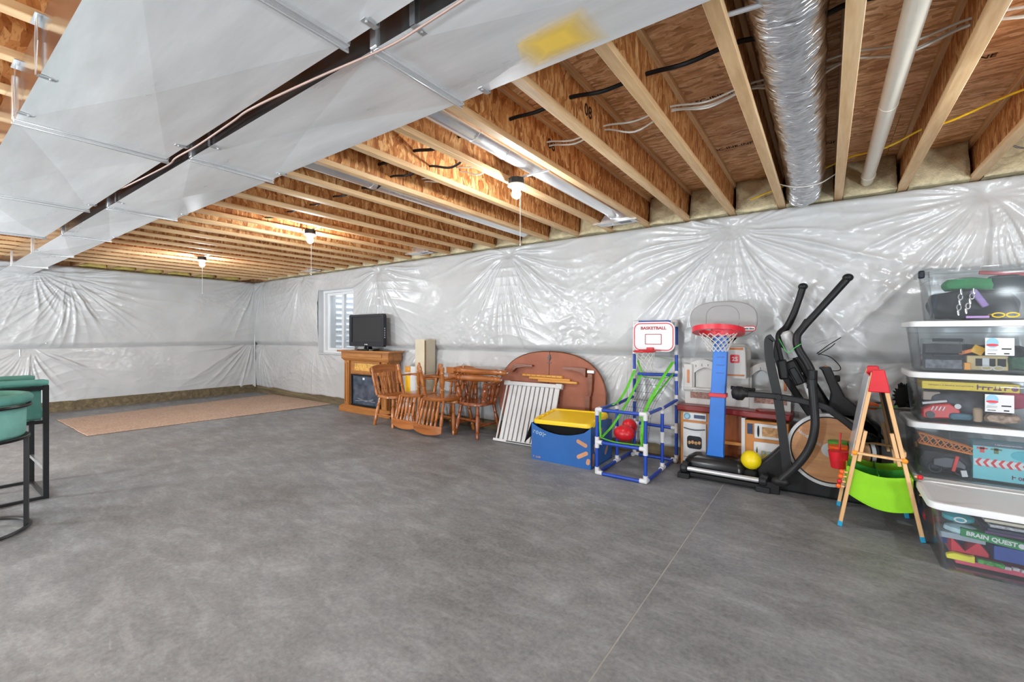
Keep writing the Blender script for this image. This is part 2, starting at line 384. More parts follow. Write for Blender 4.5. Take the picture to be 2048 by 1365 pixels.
# ------------------------------------------------------------------ value noise for the blankets
def vnoise(x, y, seed):
    rs = np.random.RandomState(seed); tab = rs.rand(256, 256)
    xi = np.floor(x).astype(int); yi = np.floor(y).astype(int); fx = x-xi; fy = y-yi
    fx = fx*fx*(3-2*fx); fy = fy*fy*(3-2*fy)
    g = lambda a, b: tab[a % 256, b % 256]
    return (g(xi, yi)*(1-fx)+g(xi+1, yi)*fx)*(1-fy)+(g(xi, yi+1)*(1-fx)+g(xi+1, yi+1)*fx)*fy-.5
def wrinkles(U, Z, pins, seed):
    D = np.zeros_like(U)
    wu = U+.16*vnoise(U*1.2, Z*1.2, seed+1)+.010*vnoise(U*7, Z*7, seed+2); wz = Z+.16*vnoise(U*1.2+9, Z*1.2+5, seed+3)+.010*vnoise(U*7+3, Z*7, seed+4)
    for k, (pu, pz, n, reach, up) in enumerate(pins):
        du, dz = wu-pu, wz-pz; r0 = np.sqrt((U-pu)**2+(Z-pz)**2); bl = np.clip(r0/.25, 0, 1)
        du = (U-pu)*(1-bl)+du*bl; dz = (Z-pz)*(1-bl)+dz*bl; r = np.sqrt(du*du+dz*dz)+1e-4
        th = np.arctan2(du, -dz*up)            # 0 = straight away from the fastened edge
        for (nn, amp, p, off) in ((n*.55, .046, 2.6, 0), (n*1.15, .024, 2.0, 7)):
            ph = th*nn/2/PI+1.6*vnoise(th*2.0+40, r*.7+off, seed+10+k)
            f1 = np.clip(1-2*np.abs((ph % 1)-.5), 0, 1)**p
            cell = np.floor(ph); h = np.abs(np.sin(cell*12.9898+k*7.1+off)*43758.5453) % 1; h2 = np.abs(np.sin(cell*78.233+k*3.7+off)*12543.123) % 1
            ln = reach*(.35+1.0*h2)
            a = (1-np.exp(-(r/.10)))*np.exp(-(r/ln)**2.2)*np.clip(1.5*h-.25, .04, 1.2)
            D += amp*f1*a*np.minimum(1, r*1.8+.16)
        D -= .030*np.exp(-(r/.07)**2)
    msk = np.clip(vnoise(U*1.3+3, Z*1.6, seed+20)*3+.35, 0, 1)
    cr = vnoise(U*4, Z*4, seed+5)*.016+msk*(vnoise(U*16+Z*12, Z*20-U*8, seed+6)*.008+vnoise(U*38+Z*20, Z*42-U*15, seed+7)*.0035)
    sw = Z-.22*np.cos(2*PI*(U+.73)/2.64)*np.clip((2.3-Z), 0, 1)+.1*vnoise(U*1.2, Z*1.2, seed+9)
    ss = np.abs(np.sin(sw*21)); D += np.clip(vnoise(U*.9+4, Z*1.1, seed+8)*2.4+.5, 0, 1)*.005*(1-ss)**2
    return D+cr
def blanket(name, label, u0, u1, z0, z1, pins, seed, world, mat, holes=(), res=.011, thick=.05, tuck=.08, toptuck=.05, sag=.0, group=None):
    nu = int((u1-u0)/res)+1; nz = int((z1-z0)/res)+1
    u = np.linspace(u0, u1, nu); z = np.linspace(z0, z1, nz); U, Zg = np.meshgrid(u, z)
    D = wrinkles(U, Zg, pins, seed)
    s0 = np.clip((Zg-z0)/tuck, 0, 1); s1 = np.clip((z1-Zg)/toptuck, 0, 1)
    env = np.sin(PI/2*s0)*np.sqrt(np.clip(1-(1-s1)**2, 0, 1))
    bulge = np.sin(PI*np.clip((Zg-z0)/(z1-z0), 0, 1))*.035
    D = .012+(thick+bulge)*env+D*(.25+.75*env)
    D = np.maximum(D, .006)
    if sag != 0: Zg = Zg+sag*np.clip(1-(Zg-z0)/.35, 0, 1)**2*(vnoise(U*1.4, U*0+.5, seed+77)*1.0+.5*vnoise(U*6, U*0+.5, seed+78))
    P = world(U, D, Zg).reshape(-1, 3)
    keep = np.ones((nz-1, nu-1), bool); uc = (u[:-1]+u[1:])/2; zc = (z[:-1]+z[1:])/2
    for (a, b, c, d) in holes:
        keep &= ~(((uc > a) & (uc < b))[None, :] & ((zc > c) & (zc < d))[:, None])
    idx = np.arange(nu*nz).reshape(nz, nu)
    q = np.stack([idx[:-1, :-1], idx[:-1, 1:], idx[1:, 1:], idx[1:, :-1]], -1)[keep]
    me = bpy.data.meshes.new(name); me.vertices.add(len(P)); me.vertices.foreach_set('co', P.astype(np.float32).ravel())
    me.loops.add(q.size); me.loops.foreach_set('vertex_index', q.astype(np.int32).ravel())
    me.polygons.add(len(q)); me.polygons.foreach_set('loop_start', np.arange(0, q.size, 4, dtype=np.int32))
    me.update(calc_edges=True); me.validate(); me.materials.append(mat); me.shade_smooth()
    o = bpy.data.objects.new(name, me); link(o); return tag(o, label, 'insulation blanket', group)
def plastic_mat():
    m, nt, b = nodes('white_plastic_wrap'); v = coords(nt, (1,1,1), rand=False)
    n1 = noise(nt, v, 34, 4, .6, .8); n2 = noise(nt, v, 3.0, 3)
    nt.links.new(ramp(nt, n2, [(.3, c8(184,185,186)), (.7, c8(194,195,196))]), b.inputs['Base Color'])
    b.inputs['Roughness'].default_value = .21; b.inputs['Specular IOR Level'].default_value = .55
    bump(nt, b, n1, .14, .010); return m
wrap = plastic_mat()
wr = lambda U, D, Zg: np.stack([U, WY-.005-D, Zg], -1)
wb = lambda U, D, Zg: np.stack([BX+.005+D, U, Zg], -1)
hole = [(WX0, WX1, WZ0, WZ1)]
pU = [(.95, 2.30, 44, .95, 1), (-.73, 2.30, 50, 1.05, 1), (-3.33, 2.30, 50, 1.0, 1), (-5.97, 2.29, 48, .95, 1), (-8.3, 2.34, 34, .7, 1), (2.6, 2.3, 30, .7, 1), (-9.85, 2.36, 26, .6, 1)]
blanket('insulation_blanket', 'upper glossy white plastic blanket on the right wall with starburst folds', -10.22, 2.2, 1.045, 2.413, pU, 11, wr, wrap, hole, tuck=.10, thick=.07)
pL = [(x, 1.10, n_, r_, 1) for x, n_, r_ in ((-9.9,24,.8), (-7.9,30,.7), (-5.0,24,.6), (-1.75,34,.9), (.62,34,.8), (1.9,30,.8))]
blanket('insulation_blanket', 'lower white plastic blanket on the right wall behind the stored toys', -10.22, 2.2, .10, 1.05, pL, 51, wr, wrap, hole, thick=.035, tuck=.05, toptuck=.012, sag=.06)
pB = [(1.66, 2.27, 52, 1.2, 1), (1.30, 2.31, 44, .8, 1), (4.6, 2.42, 34, 1.2, 1), (-.8, 2.3, 30, .8, 1)]
blanket('insulation_blanket', 'upper white plastic blanket on the far wall above the tan runner', -2.0, 4.62, 1.045, 2.405, pB, 91, wb, wrap, tuck=.10, thick=.07)
pC = [(1.25, 1.10, 40, 1.1, 1), (4.6, 1.15, 40, 1.2, 1), (-.6, 1.04, 24, .7, 1)]
blanket('insulation_blanket', 'lower white plastic blanket on the far wall behind the tan runner', -2.0, 4.62, .10, 1.05, pC, 131, wb, wrap, thick=.035, tuck=.05, toptuck=.012, sag=.06)
# seam battens under the wrap where two lengths meet
mb = MB(); mb.tube([(BX+.085, 1.42, 1.12), (BX+.095, 1.42, 1.8), (BX+.08, 1.41, 2.38)], .012, 8)
tag(mb.build('blanket_seam', wrap), 'raised vertical seam in the far wall blanket near the ducts', 'seam')
mb = MB(); mb.tube([(BX+.06, 1.13, .14), (BX+.075, 1.14, .6), (BX+.06, 1.14, 1.03)], .009, 8)
tag(mb.build('blanket_seam', wrap), 'raised vertical seam in the lower far wall blanket behind the stool', 'seam')
tag(MB().tube([(BX+.09, WY-.085, .12), (BX+.1, WY-.10, 1.05), (BX+.085, WY-.09, 2.34)], .014, 10).build('blanket_seam', wrap), 'white plastic fold running down the room corner', 'seam')
# fibreglass in the joist bays at the rim
from mathutils import noise as mn
def fiber(name, col):
    m, nt, b = nodes(name); v = coords(nt, (1,1,1)); n = noise(nt, v, 9, 6, .7, .8); n2 = noise(nt, v, 60, 4, .7, 1)
    c = ramp(nt, n, [(.3, tuple(x*.62 for x in col)), (.55, col), (.8, tuple(min(1, x*1.15) for x in col))])
    nt.links.new(c, b.inputs['Base Color']); b.inputs['Roughness'].default_value = .95; b.inputs['Specular IOR Level'].default_value = .1
    bump(nt, b, n2, .8, .012); return m
fib = fiber('fibreglass_cream', c8(222,208,172)); fib_y = fiber('fibreglass_yellow', c8(206,186,110))
def puff(w, d, h, seed, amp=.022, cuts=7):
    bm = bmesh.new(); bmesh.ops.create_cube(bm, size=1); bmesh.ops.subdivide_edges(bm, edges=bm.edges, cuts=cuts, use_grid_fill=True)
    for v in bm.verts:
        p = Vector((v.co.x*w, v.co.y*d, v.co.z*h)); p.y -= .07*(.5-v.co.z)*(1 if v.co.y < 0 else .2)
        k = mn.noise_vector(p*7+Vector((seed*3.1, seed, 0)))*amp+mn.noise_vector(p*22+Vector((seed, 0, seed)))*amp*.4
        v.co = p+Vector((k.x*.35, k.y*1.6, k.z*.5))
    me = bpy.data.meshes.new('batt'); bm.to_mesh(me); bm.free(); me.shade_smooth(); return me
variants = [puff(.338, .13, .30, s) for s in range(5)]
for m_ in variants: m_.materials.append(fib)
ords = ['', 'second', 'third', 'fourth', 'fifth', 'sixth', 'seventh', 'eighth', 'ninth', 'tenth', 'eleventh', 'twelfth', 'thirteenth', 'fourteenth', 'fifteenth', 'sixteenth', 'seventeenth', 'eighteenth', 'nineteenth', 'twentieth', 'twenty first', 'twenty second', 'twenty third', 'twenty fourth', 'twenty fifth']
for i in range(len(JX)-1):
    xc = (JX[i]+JX[i+1])/2
    if xc > 1.2: continue
    k = int(round((-.144-xc)/.4064))
    lab = {0: 'cream fibreglass batt in the joist bay of the foil duct', -1: 'cream fibreglass batt in the joist bay of the white pipe', -2: 'pale fluffy fibreglass batt, first joist bay right of the white pipe',
           -3: 'pale fibreglass batt in the joist bay at the right photo edge', 1: 'cream fibreglass batt, first joist bay left of the foil duct'}.get(k)
    if lab is None: lab = 'cream fibreglass batt, %s joist bay left of the foil duct' % ords[min(k-1, 24)] if k > 1 else 'pale fibreglass batt beyond the right photo edge'
    o = bpy.data.objects.new('insulation_batt', variants[(i*3+i//5) % 5]); link(o)
    o.location = (xc, WY+.035, JB+.148); o.rotation_euler = (0, 0, PI if False else 0)
    tag(o, lab, 'insulation', 'fibreglass batts in the rim bays')
ys = (1.75, 2.15, 2.55, 2.95, 3.4, 3.85, 4.3)
vb = [puff(.34, .12, .29, s+20, .03) for s in range(3)]
for m_ in vb: m_.materials.append(fib_y)
for i in range(len(ys)-1):
    o = bpy.data.objects.new('insulation_batt', vb[i % 3]); link(o); o.location = (BX+.0, (ys[i]+ys[i+1])/2+.02, JB+.15); o.rotation_euler = (0, 0, PI/2)
    tag(o, 'yellow fibreglass batt above the far wall, %s from the ducts' % ['first', 'second', 'third', 'fourth', 'fifth', 'sixth'][i], 'insulation', 'yellow batts above the far wall')

# ------------------------------------------------------------------ window
vinyl = plain('white_vinyl', c8(232,233,234), .35, var=.02)
glass = clearm('window_glass', (.97,.98,.99), .1, .0)
win = tag(bpy.data.objects.new('window_1', None), 'white sliding basement window looking into a corrugated steel well', 'window', kind='structure'); link(win)
yb = WY+.04
mb = MB(); mb.ring([(WX0,WZ0),(WX1,WZ0),(WX1,WZ1),(WX0,WZ1)], [(WX0+.05,WZ0+.05),(WX1-.05,WZ0+.05),(WX1-.05,WZ1-.05),(WX0+.05,WZ1-.05)], yb-.04, yb+.06)
mb.build('window_frame', vinyl, win, bevel=.004)
xm = (WX0+WX1)/2+.03
for a, b, yy in ((WX0+.05, xm+.025, yb+.03), (xm-.025, WX1-.05, yb-.005)):
    MB().ring([(a,WZ0+.05),(b,WZ0+.05),(b,WZ1-.05),(a,WZ1-.05)], [(a+.045,WZ0+.095),(b-.045,WZ0+.095),(b-.045,WZ1-.095),(a+.045,WZ1-.095)], yy-.015, yy+.015).build('sash', vinyl, win, bevel=.003)
    MB().bx(a+.043, b-.043, yy-.003, yy+.003, WZ0+.093, WZ1-.093).build('pane', glass, win)
mb = MB(); mb.bx(WX0-.012, WX0+.006, WY-.10, yb-.04, WZ0-.01, WZ1+.01); mb.bx(WX1-.006, WX1+.012, WY-.10, yb-.04, WZ0-.01, WZ1+.01); mb.bx(WX0, WX1, WY-.10, yb-.04, WZ1-.006, WZ1+.012)
mb.build('reveal', wrap, win); MB().bx(WX0-.012, WX1+.012, WY-.115, yb-.04, WZ0-.012, WZ0+.006).build('window_sill', wrap, win, bevel=.004)
steel_w = sheet_metal('well_steel', (.72,.75,.78), .55, .25)
prof = []
for i in range(121):
    z = .70+1.75*i/120; prof.append((z, .028*math.sin(2*PI*(z-.7)/.112)))
rings = []
for z, d in prof:
    r = []
    for k in range(25):
        a = PI*k/24; r.append(((WX0+WX1)/2+(.72+d)*math.cos(a), WY+.26+(.72+d)*math.sin(a), z))
    for k in range(25):
        a = PI*(24-k)/24; r.append(((WX0+WX1)/2+(.73+d)*math.cos(a), WY+.26+(.73+d)*math.sin(a), z))
    rings.append(r)
tag(MB().loft(rings).build('window_well', steel_w, ang=70), 'corrugated galvanized window well outside the basement window', 'window well')
gravel = plain('gravel', c8(150,145,138), .9, var=.4, vs=40, bmp=.8, bs=90)
tag(MB().bx(WX0-.4, WX1+.4, WY+.26, WY+1.1, .55, .72).build('ground_1', gravel), 'gravel at the bottom of the window well', 'gravel', kind='structure')
# ------------------------------------------------------------------ trunk ducts under the joists
galv = sheet_metal('galvanized_sheet_lit', (.86,.87,.88), .33, .5, (.4, 3, 1))  # same metal made paler and less metallic, so duct undersides look lit
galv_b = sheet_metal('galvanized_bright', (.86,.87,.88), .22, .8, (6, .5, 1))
galv_s = sheet_metal('galvanized_side_shaded', (.60,.60,.61), .18, .97, (.4, 3, 1))  # same metal in a darker base colour, so the slot between ducts looks shaded
strapm = plain('strap_steel', (.62,.64,.66), .35, .85, var=.1)
DZ = JB-.005; DB = 2.22
def duct_section(x0, x1, ya, yb_, parent, sgn, yc=None):
    ya2, yb2 = (ya, yb_) if yc is None else yc
    cx = (x0+x1)/2
    vs = [(x0,ya,DB),(x0,yb_,DB),(x1,yb2,DB),(x1,ya2,DB),(x0,ya,DZ),(x0,yb_,DZ),(x1,yb2,DZ),(x1,ya2,DZ),
          (cx,(ya+yb_)/2,DB-.022*sgn), (cx,(yb_+yb2)/2+.004,(DB+DZ)/2), (cx,(ya+ya2)/2-.004,(DB+DZ)/2)]
    fs = [(8,0,1),(8,1,2),(8,2,3),(8,3,0),(4,7,6,5),(9,1,5),(9,5,6),(9,6,2),(9,2,1),(10,3,7),(10,7,4),(10,4,0),(10,0,3),(0,4,5,1),(3,2,6,7)]
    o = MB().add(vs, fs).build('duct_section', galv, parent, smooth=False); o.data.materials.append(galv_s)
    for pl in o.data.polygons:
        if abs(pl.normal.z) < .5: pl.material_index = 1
    return o
def cleat(x, ya, yb_, parent):
    mb = MB(); mb.bx(x-.019, x+.019, ya-.006, yb_+.006, DB-.011, DB+.004); mb.bx(x-.004, x+.004, ya-.012, yb_+.012, DB-.024, DB-.006)
    mb.bx(x-.016, x+.016, ya-.010, ya+.002, DB, DZ-.01); mb.bx(x-.016, x+.016, yb_-.002, yb_+.010, DB, DZ-.01)
    return mb.build('drive_cleat', galv_b, parent, bevel=.003)
d1 = T('trunk_duct', 'wide galvanized trunk duct nearest the viewer, ending open before the far wall', 'duct', (0,0,0))
s1 = [XMAX-.6, 1.95, .35, -1.27, -2.89, -4.54, -6.2]
for i in range(len(s1)-1):
    duct_section(s1[i+1], s1[i], .307, .850, d1, 1 if i % 2 else -1)
    cleat(s1[i+1] if i < len(s1)-2 else s1[i+1]+.02, .307, .850, d1)
d2 = T('trunk_duct', 'narrower galvanized trunk duct with a yellow paint mark, running to the far wall', 'duct', (0,0,0))
s2 = [XMAX-.6, 1.87, .33, -1.21, -2.75, -4.32, -5.84, -7.42, -8.95, -10.2]
for i in range(len(s2)-1):
    w2 = 1.335 if i < 5 else 1.256
    duct_section(s2[i+1], s2[i], .920, w2, d2, 1 if i % 2 == 0 else -1)
    if i < len(s2)-2: cleat(s2[i+1], .920, max(w2, 1.335 if i == 4 else 0), d2)
yp, nt, b = nodes('yellow_spray')
tc = N(nt, 'ShaderNodeTexCoord'); mp = N(nt, 'ShaderNodeMapping'); nt.links.new(tc.outputs['Generated'], mp.inputs[0]); mp.inputs['Location'].default_value = (-.5,-.5,-.5)
vm = N(nt, 'ShaderNodeVectorMath', operation='MULTIPLY'); vm.inputs[1].default_value = (2,2,0); nt.links.new(mp.outputs[0], vm.inputs[0])
sx = N(nt, 'ShaderNodeSeparateXYZ'); nt.links.new(vm.outputs[0], sx.inputs[0])
ab = [N(nt, 'ShaderNodeMath', operation='ABSOLUTE') for _ in range(2)]
for i in range(2): nt.links.new(sx.outputs[i], ab[i].inputs[0])
mx = N(nt, 'ShaderNodeMath', operation='MAXIMUM'); nt.links.new(ab[0].outputs[0], mx.inputs[0]); nt.links.new(ab[1].outputs[0], mx.inputs[1])
al = ramp(nt, mx.outputs[0], [(.25, (.92,)*3), (.85, (0,0,0))]); nt.links.new(al, b.inputs['Alpha'])
b.inputs['Base Color'].default_value = (*c8(250,208,80), 1); b.inputs['Roughness'].default_value = .5
MB().add([(-.88,1.30,DB-.006),(-.80,1.15,DB-.0195),(-.57,1.10,DB-.0215),(-.52,1.18,DB-.0175),(-.56,1.325,DB-.003),(-.70,1.333,DB-.003)], [(0,1,2,3,4,5)]).build('paint_mark', yp, d2, smooth=False, label='fuzzy yellow spray paint patch')
# hanger straps
def hanger(x, y, side, label, twin=False):
    t = T('duct_hanger', label, 'hanger', (x, y, DB), group='duct hanger straps')
    for k in range(2 if twin else 1):
        dx = .0 if k == 0 else .05
        pts = [(dx*.0, side*.004, -.004), (dx, side*.006, .10), (dx*.5, side*.004, .20)]
        mb = MB()
        for p, q in zip(pts[:-1], pts[1:]): mb.bar(p, q, .022, .0015, (0,1,0))
        mb.build('strap', strapm, t)
    mb = MB(); mb.bx(-.011, .011, min(0, -side*.05), max(0, -side*.05), -.006, -.0035); mb.cyl((0, -side*.035, -.010), (0, -side*.035, -.004), .005, n=8)
    mb.build('strap_tab', strapm, t)
    MB().bx(-.05, .05, -.012, .012, .196, .1985).build('strap_flange', strapm, t)
hanger(-2.32, .300, -1, 'twin strap hanger on the left side of the wide duct, nearer one', True)
hanger(-2.78, .300, -1, 'strap hanger at the seam on the left side of the wide duct')
for i, x in enumerate((-1.12, -2.62, -4.35)): hanger(x, .856, 1, 'strap hanger in the slot between the ducts on the wide duct, %s from the viewer' % ['first', 'second', 'third'][i])
for i, x in enumerate((-1.02, -2.5, -4.1, -5.65, -7.2)): hanger(x, .914, -1, 'strap hanger in the slot on the narrower duct, %s from the viewer' % ['first', 'second', 'third', 'fourth', 'fifth'][i])
for i, x in enumerate((-1.07, -2.6, -4.1, -5.6)): hanger(x, 1.341 if i < 3 else 1.262, 1, 'strap hanger on the open right edge of the narrower duct, %s from the viewer' % ['first', 'second', 'third', 'fourth'][i])
# cables
blk = plain('black_cable', (.012,.012,.013), .5); wht = plain('white_cable', c8(226,222,212), .5, var=.05); yel = plain('yellow_cable', c8(232,190,30), .45, var=.05)
cop = plain('brown_wire', c8(170,140,128), .5)
def cable(label, pts, r, mat, n=6, name='cable', group=None):
    o = MB().tube(bez(pts, 6), r, n).build(name, mat); return tag(o, label, 'cable', group)
cable('thin brown thermostat wire snaking in the slot between the ducts', [(.9,.88,2.30),(.1,.905,2.225),(-.5,.9,2.205),(-.95,.915,2.20),(-1.15,.915,2.198),(-1.5,.88,2.20),(-1.9,.845,2.198),(-2.15,.87,2.22),(-2.5,.86,2.2),(-2.75,.85,2.195),(-3.0,.885,2.22),(-3.5,.84,2.197),(-3.75,.86,2.23),(-4.6,.86,2.3),(-6,.88,2.33)], .0042, cop)
def run(y, z, x0, x1, sag, seed, amp=.02):
    rs = random.Random(seed); pts = []; xs = sorted([x for x in JX if x0 < x < x1])
    for a, b_ in zip(xs[:-1], xs[1:]):
        pts.append((a, y+rs.uniform(-amp, amp), z)); pts.append(((a+b_)/2, y+rs.uniform(-amp, amp), z-sag*rs.uniform(.5, 1.3)))
    pts.append((xs[-1], y, z)); return pts
cable('thick black cable threaded through the joists, crossing the foil duct', run(2.13, 2.56, -5.4, 3.2, .035, 2), .011, blk, 8)
cable('upper white cable of the pair threaded through the joists', run(2.56, 2.575, -5.4, 3.2, .028, 3, .012), .0055, wht)
cable('lower white cable of the pair threaded through the joists', run(2.585, 2.56, -5.4, 3.2, .055, 4, .012), .0055, wht)
cable('third white cable beside the threaded pair', run(2.60, 2.57, -1.0, 3.2, .045, 8, .012), .0055, wht)
cable('grey white cable crossing the foil duct near the top photo edge', run(1.80, 2.47, -.5, 3.2, .01, 5, .01), .009, plain('grey_cable', c8(190,192,196), .4))
cable('yellow cable rising rightwards through the joists over the white pipe', [(-.55,4.45,2.48),(-.29,4.33,2.52),(.06,4.1,2.56),(.14,3.95,2.54),(.32,3.8,2.51),(.50,3.72,2.56),(.6,3.63,2.54),(.87,3.42,2.56),(1.2,3.2,2.5),(1.7,3.0,2.56)], .0065, yel)
cable('thin grey cable stapled around the far end of the foil duct', [(-.36,4.05,2.49),(-.2,4.06,2.42),(-.05,4.08,2.42),(.06,4.1,2.48)], .004, wht)
cable('dark cable looping past the right edge of the joists', [(.9,4.25,2.62),(1.05,4.3,2.50),(1.2,4.32,2.56),(1.5,4.3,2.6)], .006, plain('brown_cable', c8(96,88,80), .5))
cable('white cable stub curling between the two far lamps', run(2.35, 2.52, -8.4, -5.2, .02, 6), .005, wht)
cable('short black cable run left of the nearest lamp', run(2.26, 2.50, -4.9, -1.7, .045, 9, .03), .008, blk)
# round pipes in the joist bays
def pipe(name, label, pts, r, mat, n=20, cat='duct', rings=(), rmat=None):
    t = T(name, label, cat, pts[0]); o = Vector(pts[0])
    MB().tube([Vector(p)-o for p in pts], r, n).build('pipe', mat, t)
    for (p, q, rr_) in rings: MB().cyl(Vector(p)-o, Vector(q)-o, rr_, n=n).build('collar', rmat or mat, t)
    return t
pipe('round_duct', 'round galvanized duct in the joist bay right of the nearest lamp', [(-1.76,.95,2.535),(-1.76,2.2,2.535),(-1.76,4.12,2.535),(-1.76,4.25,2.52),(-1.75,4.33,2.46)], .076, galv_b, rings=[((-1.76,2.05,2.535),(-1.76,2.09,2.535),.079),((-1.76,2.36,2.535),(-1.76,2.39,2.535),.079)])
pipe('round_duct', 'round galvanized duct half hidden behind a joist left of the nearest lamp', [(-2.96,.95,2.52),(-2.96,3.2,2.52),(-2.96,4.4,2.52)], .076, galv_b, rings=[((-2.96,2.2,2.52),(-2.96,2.24,2.52),.079)])
pvc = plain('cream_pvc', c8(226,218,204), .35, var=.04)
pipe('drain_pipe', 'cream plastic drain pipe running between two joists into the fibreglass', [(.27,.6,2.47),(.27,2.2,2.485),(.27,4.47,2.52),(.27,4.58,2.52)], .041, pvc, cat='pipe', rings=[((.27,3.05,2.497),(.27,3.055,2.497),.0425),((.27,4.40,2.519),(.27,4.44,2.519),.046)])
# insulated flexible duct with a crinkled foil jacket
def foil_mat():
    m, nt, b = nodes('foil_jacket'); v = coords(nt, (6, 44, 6), rand=False, rot=(0,0,.12)); n = noise(nt, v, 1.0, 2, .5, .6)
    b.inputs['Base Color'].default_value = (.72,.73,.76,1); b.inputs['Metallic'].default_value = .85; b.inputs['Roughness'].default_value = .27
    bump(nt, b, n, 1.0, .03); return m
rings = []; path = bez([(-.12,.2,2.565),(-.12,1.5,2.565),(-.125,2.6,2.56),(-.13,3.7,2.555),(-.14,4.2,2.53),(-.15,4.42,2.49),(-.155,4.52,2.45)], 60)
for i, p in enumerate(path):
    L = i/len(path); r0 = .128-.012*max(0, (L-.55))*2-(.02*max(0, L-.93)/.07)
    q = path[min(i+1, len(path)-1)]-path[max(i-1, 0)]; t = q.normalized(); x = Vector((1,0,0)); zz = x.cross(t).normalized()*-1; ring = []
    for k in range(40):
        a = 2*PI*k/40; rr_ = r0+.010*mn.noise(Vector((math.cos(a)*1.6, p.y*11, math.sin(a)*1.6)))+.010*mn.noise(Vector((math.cos(a)*3.5+p.y*4, p.y*38, math.sin(a)*3.5)))
        ring.append(p+x*(rr_*math.cos(a))+zz*(rr_*math.sin(a)))
    rings.append(ring)
tag(MB().loft(rings).build('flexible_duct', foil_mat(), ang=80), 'fat crinkled silver foil insulated flexible duct between two joists', 'duct')
# register boots near the wall
paper = plain('label_paper', c8(235,236,238), .6, var=.02)
def boot(x, y, label):
    t = T('register_boot', label, 'register boot', (x, y, JB))
    mb = MB(); mb.loft([[(-.07,-.02,.14),(.07,-.02,.14),(.07,.13,.14),(-.07,.13,.14)], [(-.15,-.05,.02),(.15,-.05,.02),(.15,.10,.02),(-.15,.10,.02)], [(-.15,-.05,-.006),(.15,-.05,-.006),(.15,.10,-.006),(-.15,.10,-.006)]])
    mb.build('boot', galv_b, t, smooth=False); MB().bx(-.23, .23, -.07, -.055, -.012, .004).build('flange', galv_b, t)
    MB().bx(-.20, .20, -.05, .075, -.0095, -.0065).build('label_sheet', paper, t)
    MB().bx(.03, .15, -.03, .05, -.0105, -.0096).build('print_block', plain('print_grey', c8(120,124,130), .6), t)
boot(-1.74, 4.28, 'galvanized register boot with white label at the end of the round duct')
boot(-4.66, 4.30, 'galvanized register boot with white label under the joists left of the round ducts')
boot(-7.55, 4.36, 'galvanized register boot with white label behind the middle lamp cord')
# bare bulb lampholders
porc = plain('white_porcelain', c8(236,236,232), .25, var=.02); octb = plain('black_box', (.018,.018,.02), .45)
bulbm = emis('lit_bulb', (.92, .97, 1), BULB_W/(PI*4*PI*.034*.034))
cord = plain('pull_cord', c8(238,238,236), .7, var=.02)
def bulb(x, y, label, cordlen=.42):
    t = T('lampholder', label, 'lamp', (x, y, JB))
    lo_ = max(j for j in JX if j < x-.03); hi_ = min(j for j in JX if j > x+.03); MB().bx(lo_+FW/2-.002-x, hi_-FW/2+.002-x, -.012, .012, -.003, .006).build('mounting_bar', strapm, t)
    MB().lb((0,0,-.002), (0,0,-.045), [(0,.058),(1,.058)], 8).build('junction_box', octb, t)
    MB().lb((0,0,-.045), (0,0,-.085), [(0,.062),(.3,.064),(.5,.045),(1,.030)], 24).build('lampholder_base', porc, t)
    MB().lb((0,0,-.062), (0,0,-.150), [(0,.012),(.08,.015),(.25,.022),(.45,.031),(.62,.034),(.78,.031),(.92,.018),(1,.003)], 24).build('bulb', bulbm, t)
    mb = MB(); mb.tube([(.042,-.010,-.07),(.043,-.012,-.3),(.043,-.012,-.07-cordlen)], .0022, 5); mb.ball((.043,-.012,-.075-cordlen), .006, 8, 6)
    mb.build('pull_cord', cord, t)
bulb(-1.85, 2.65, 'lit bare bulb lampholder with black box, nearest of the row')
bulb(-4.61, 2.65, 'lit bare bulb lampholder in the middle of the row')
bulb(-7.53, 2.65, 'lit bare bulb lampholder farthest down the room', .47)
bulb(1.05, 2.75, 'lit bare bulb lampholder beyond the right photo edge')
for i, x in enumerate((-7.53, -4.61, -1.85, 1.05)): bulb(x, -2.3, 'added lit bare bulb lampholder, unseen behind the viewer, %s from the far wall' % ['first', 'second', 'third', 'fourth'][i])  # unseen second row of bulbs, added as fill light

# ink stamps on the strand board
ink = plain('ink_stamp', c8(66,42,26), .8)
for s_, x, y in (('SC-INE-INF', -.53, 2.9), ('SC-INE-INF', -.58, 3.75), ('INE-NF', -.02, 4.1), ('BSC-INE', .62, 3.3)):
    text('ink_stamp', s_, .055, Matrix.Translation((x, y, SUB-.0012)) @ Euler((PI, 0, 0)).to_matrix().to_4x4(), ink, ceil, .0004, bold=.001)
for s_, x, y in (('08', JX[11]+.0055, 2.35), ('08', JX[12]+.0055, 2.62), ('2R', JX[13]+.0055, 3.0)):
    text('ink_stamp', s_, .10, Matrix.Translation((x, y, 2.575)) @ Euler((PI/2, 0, PI/2)).to_matrix().to_4x4(), ink, ceil, .0004, bold=.002)
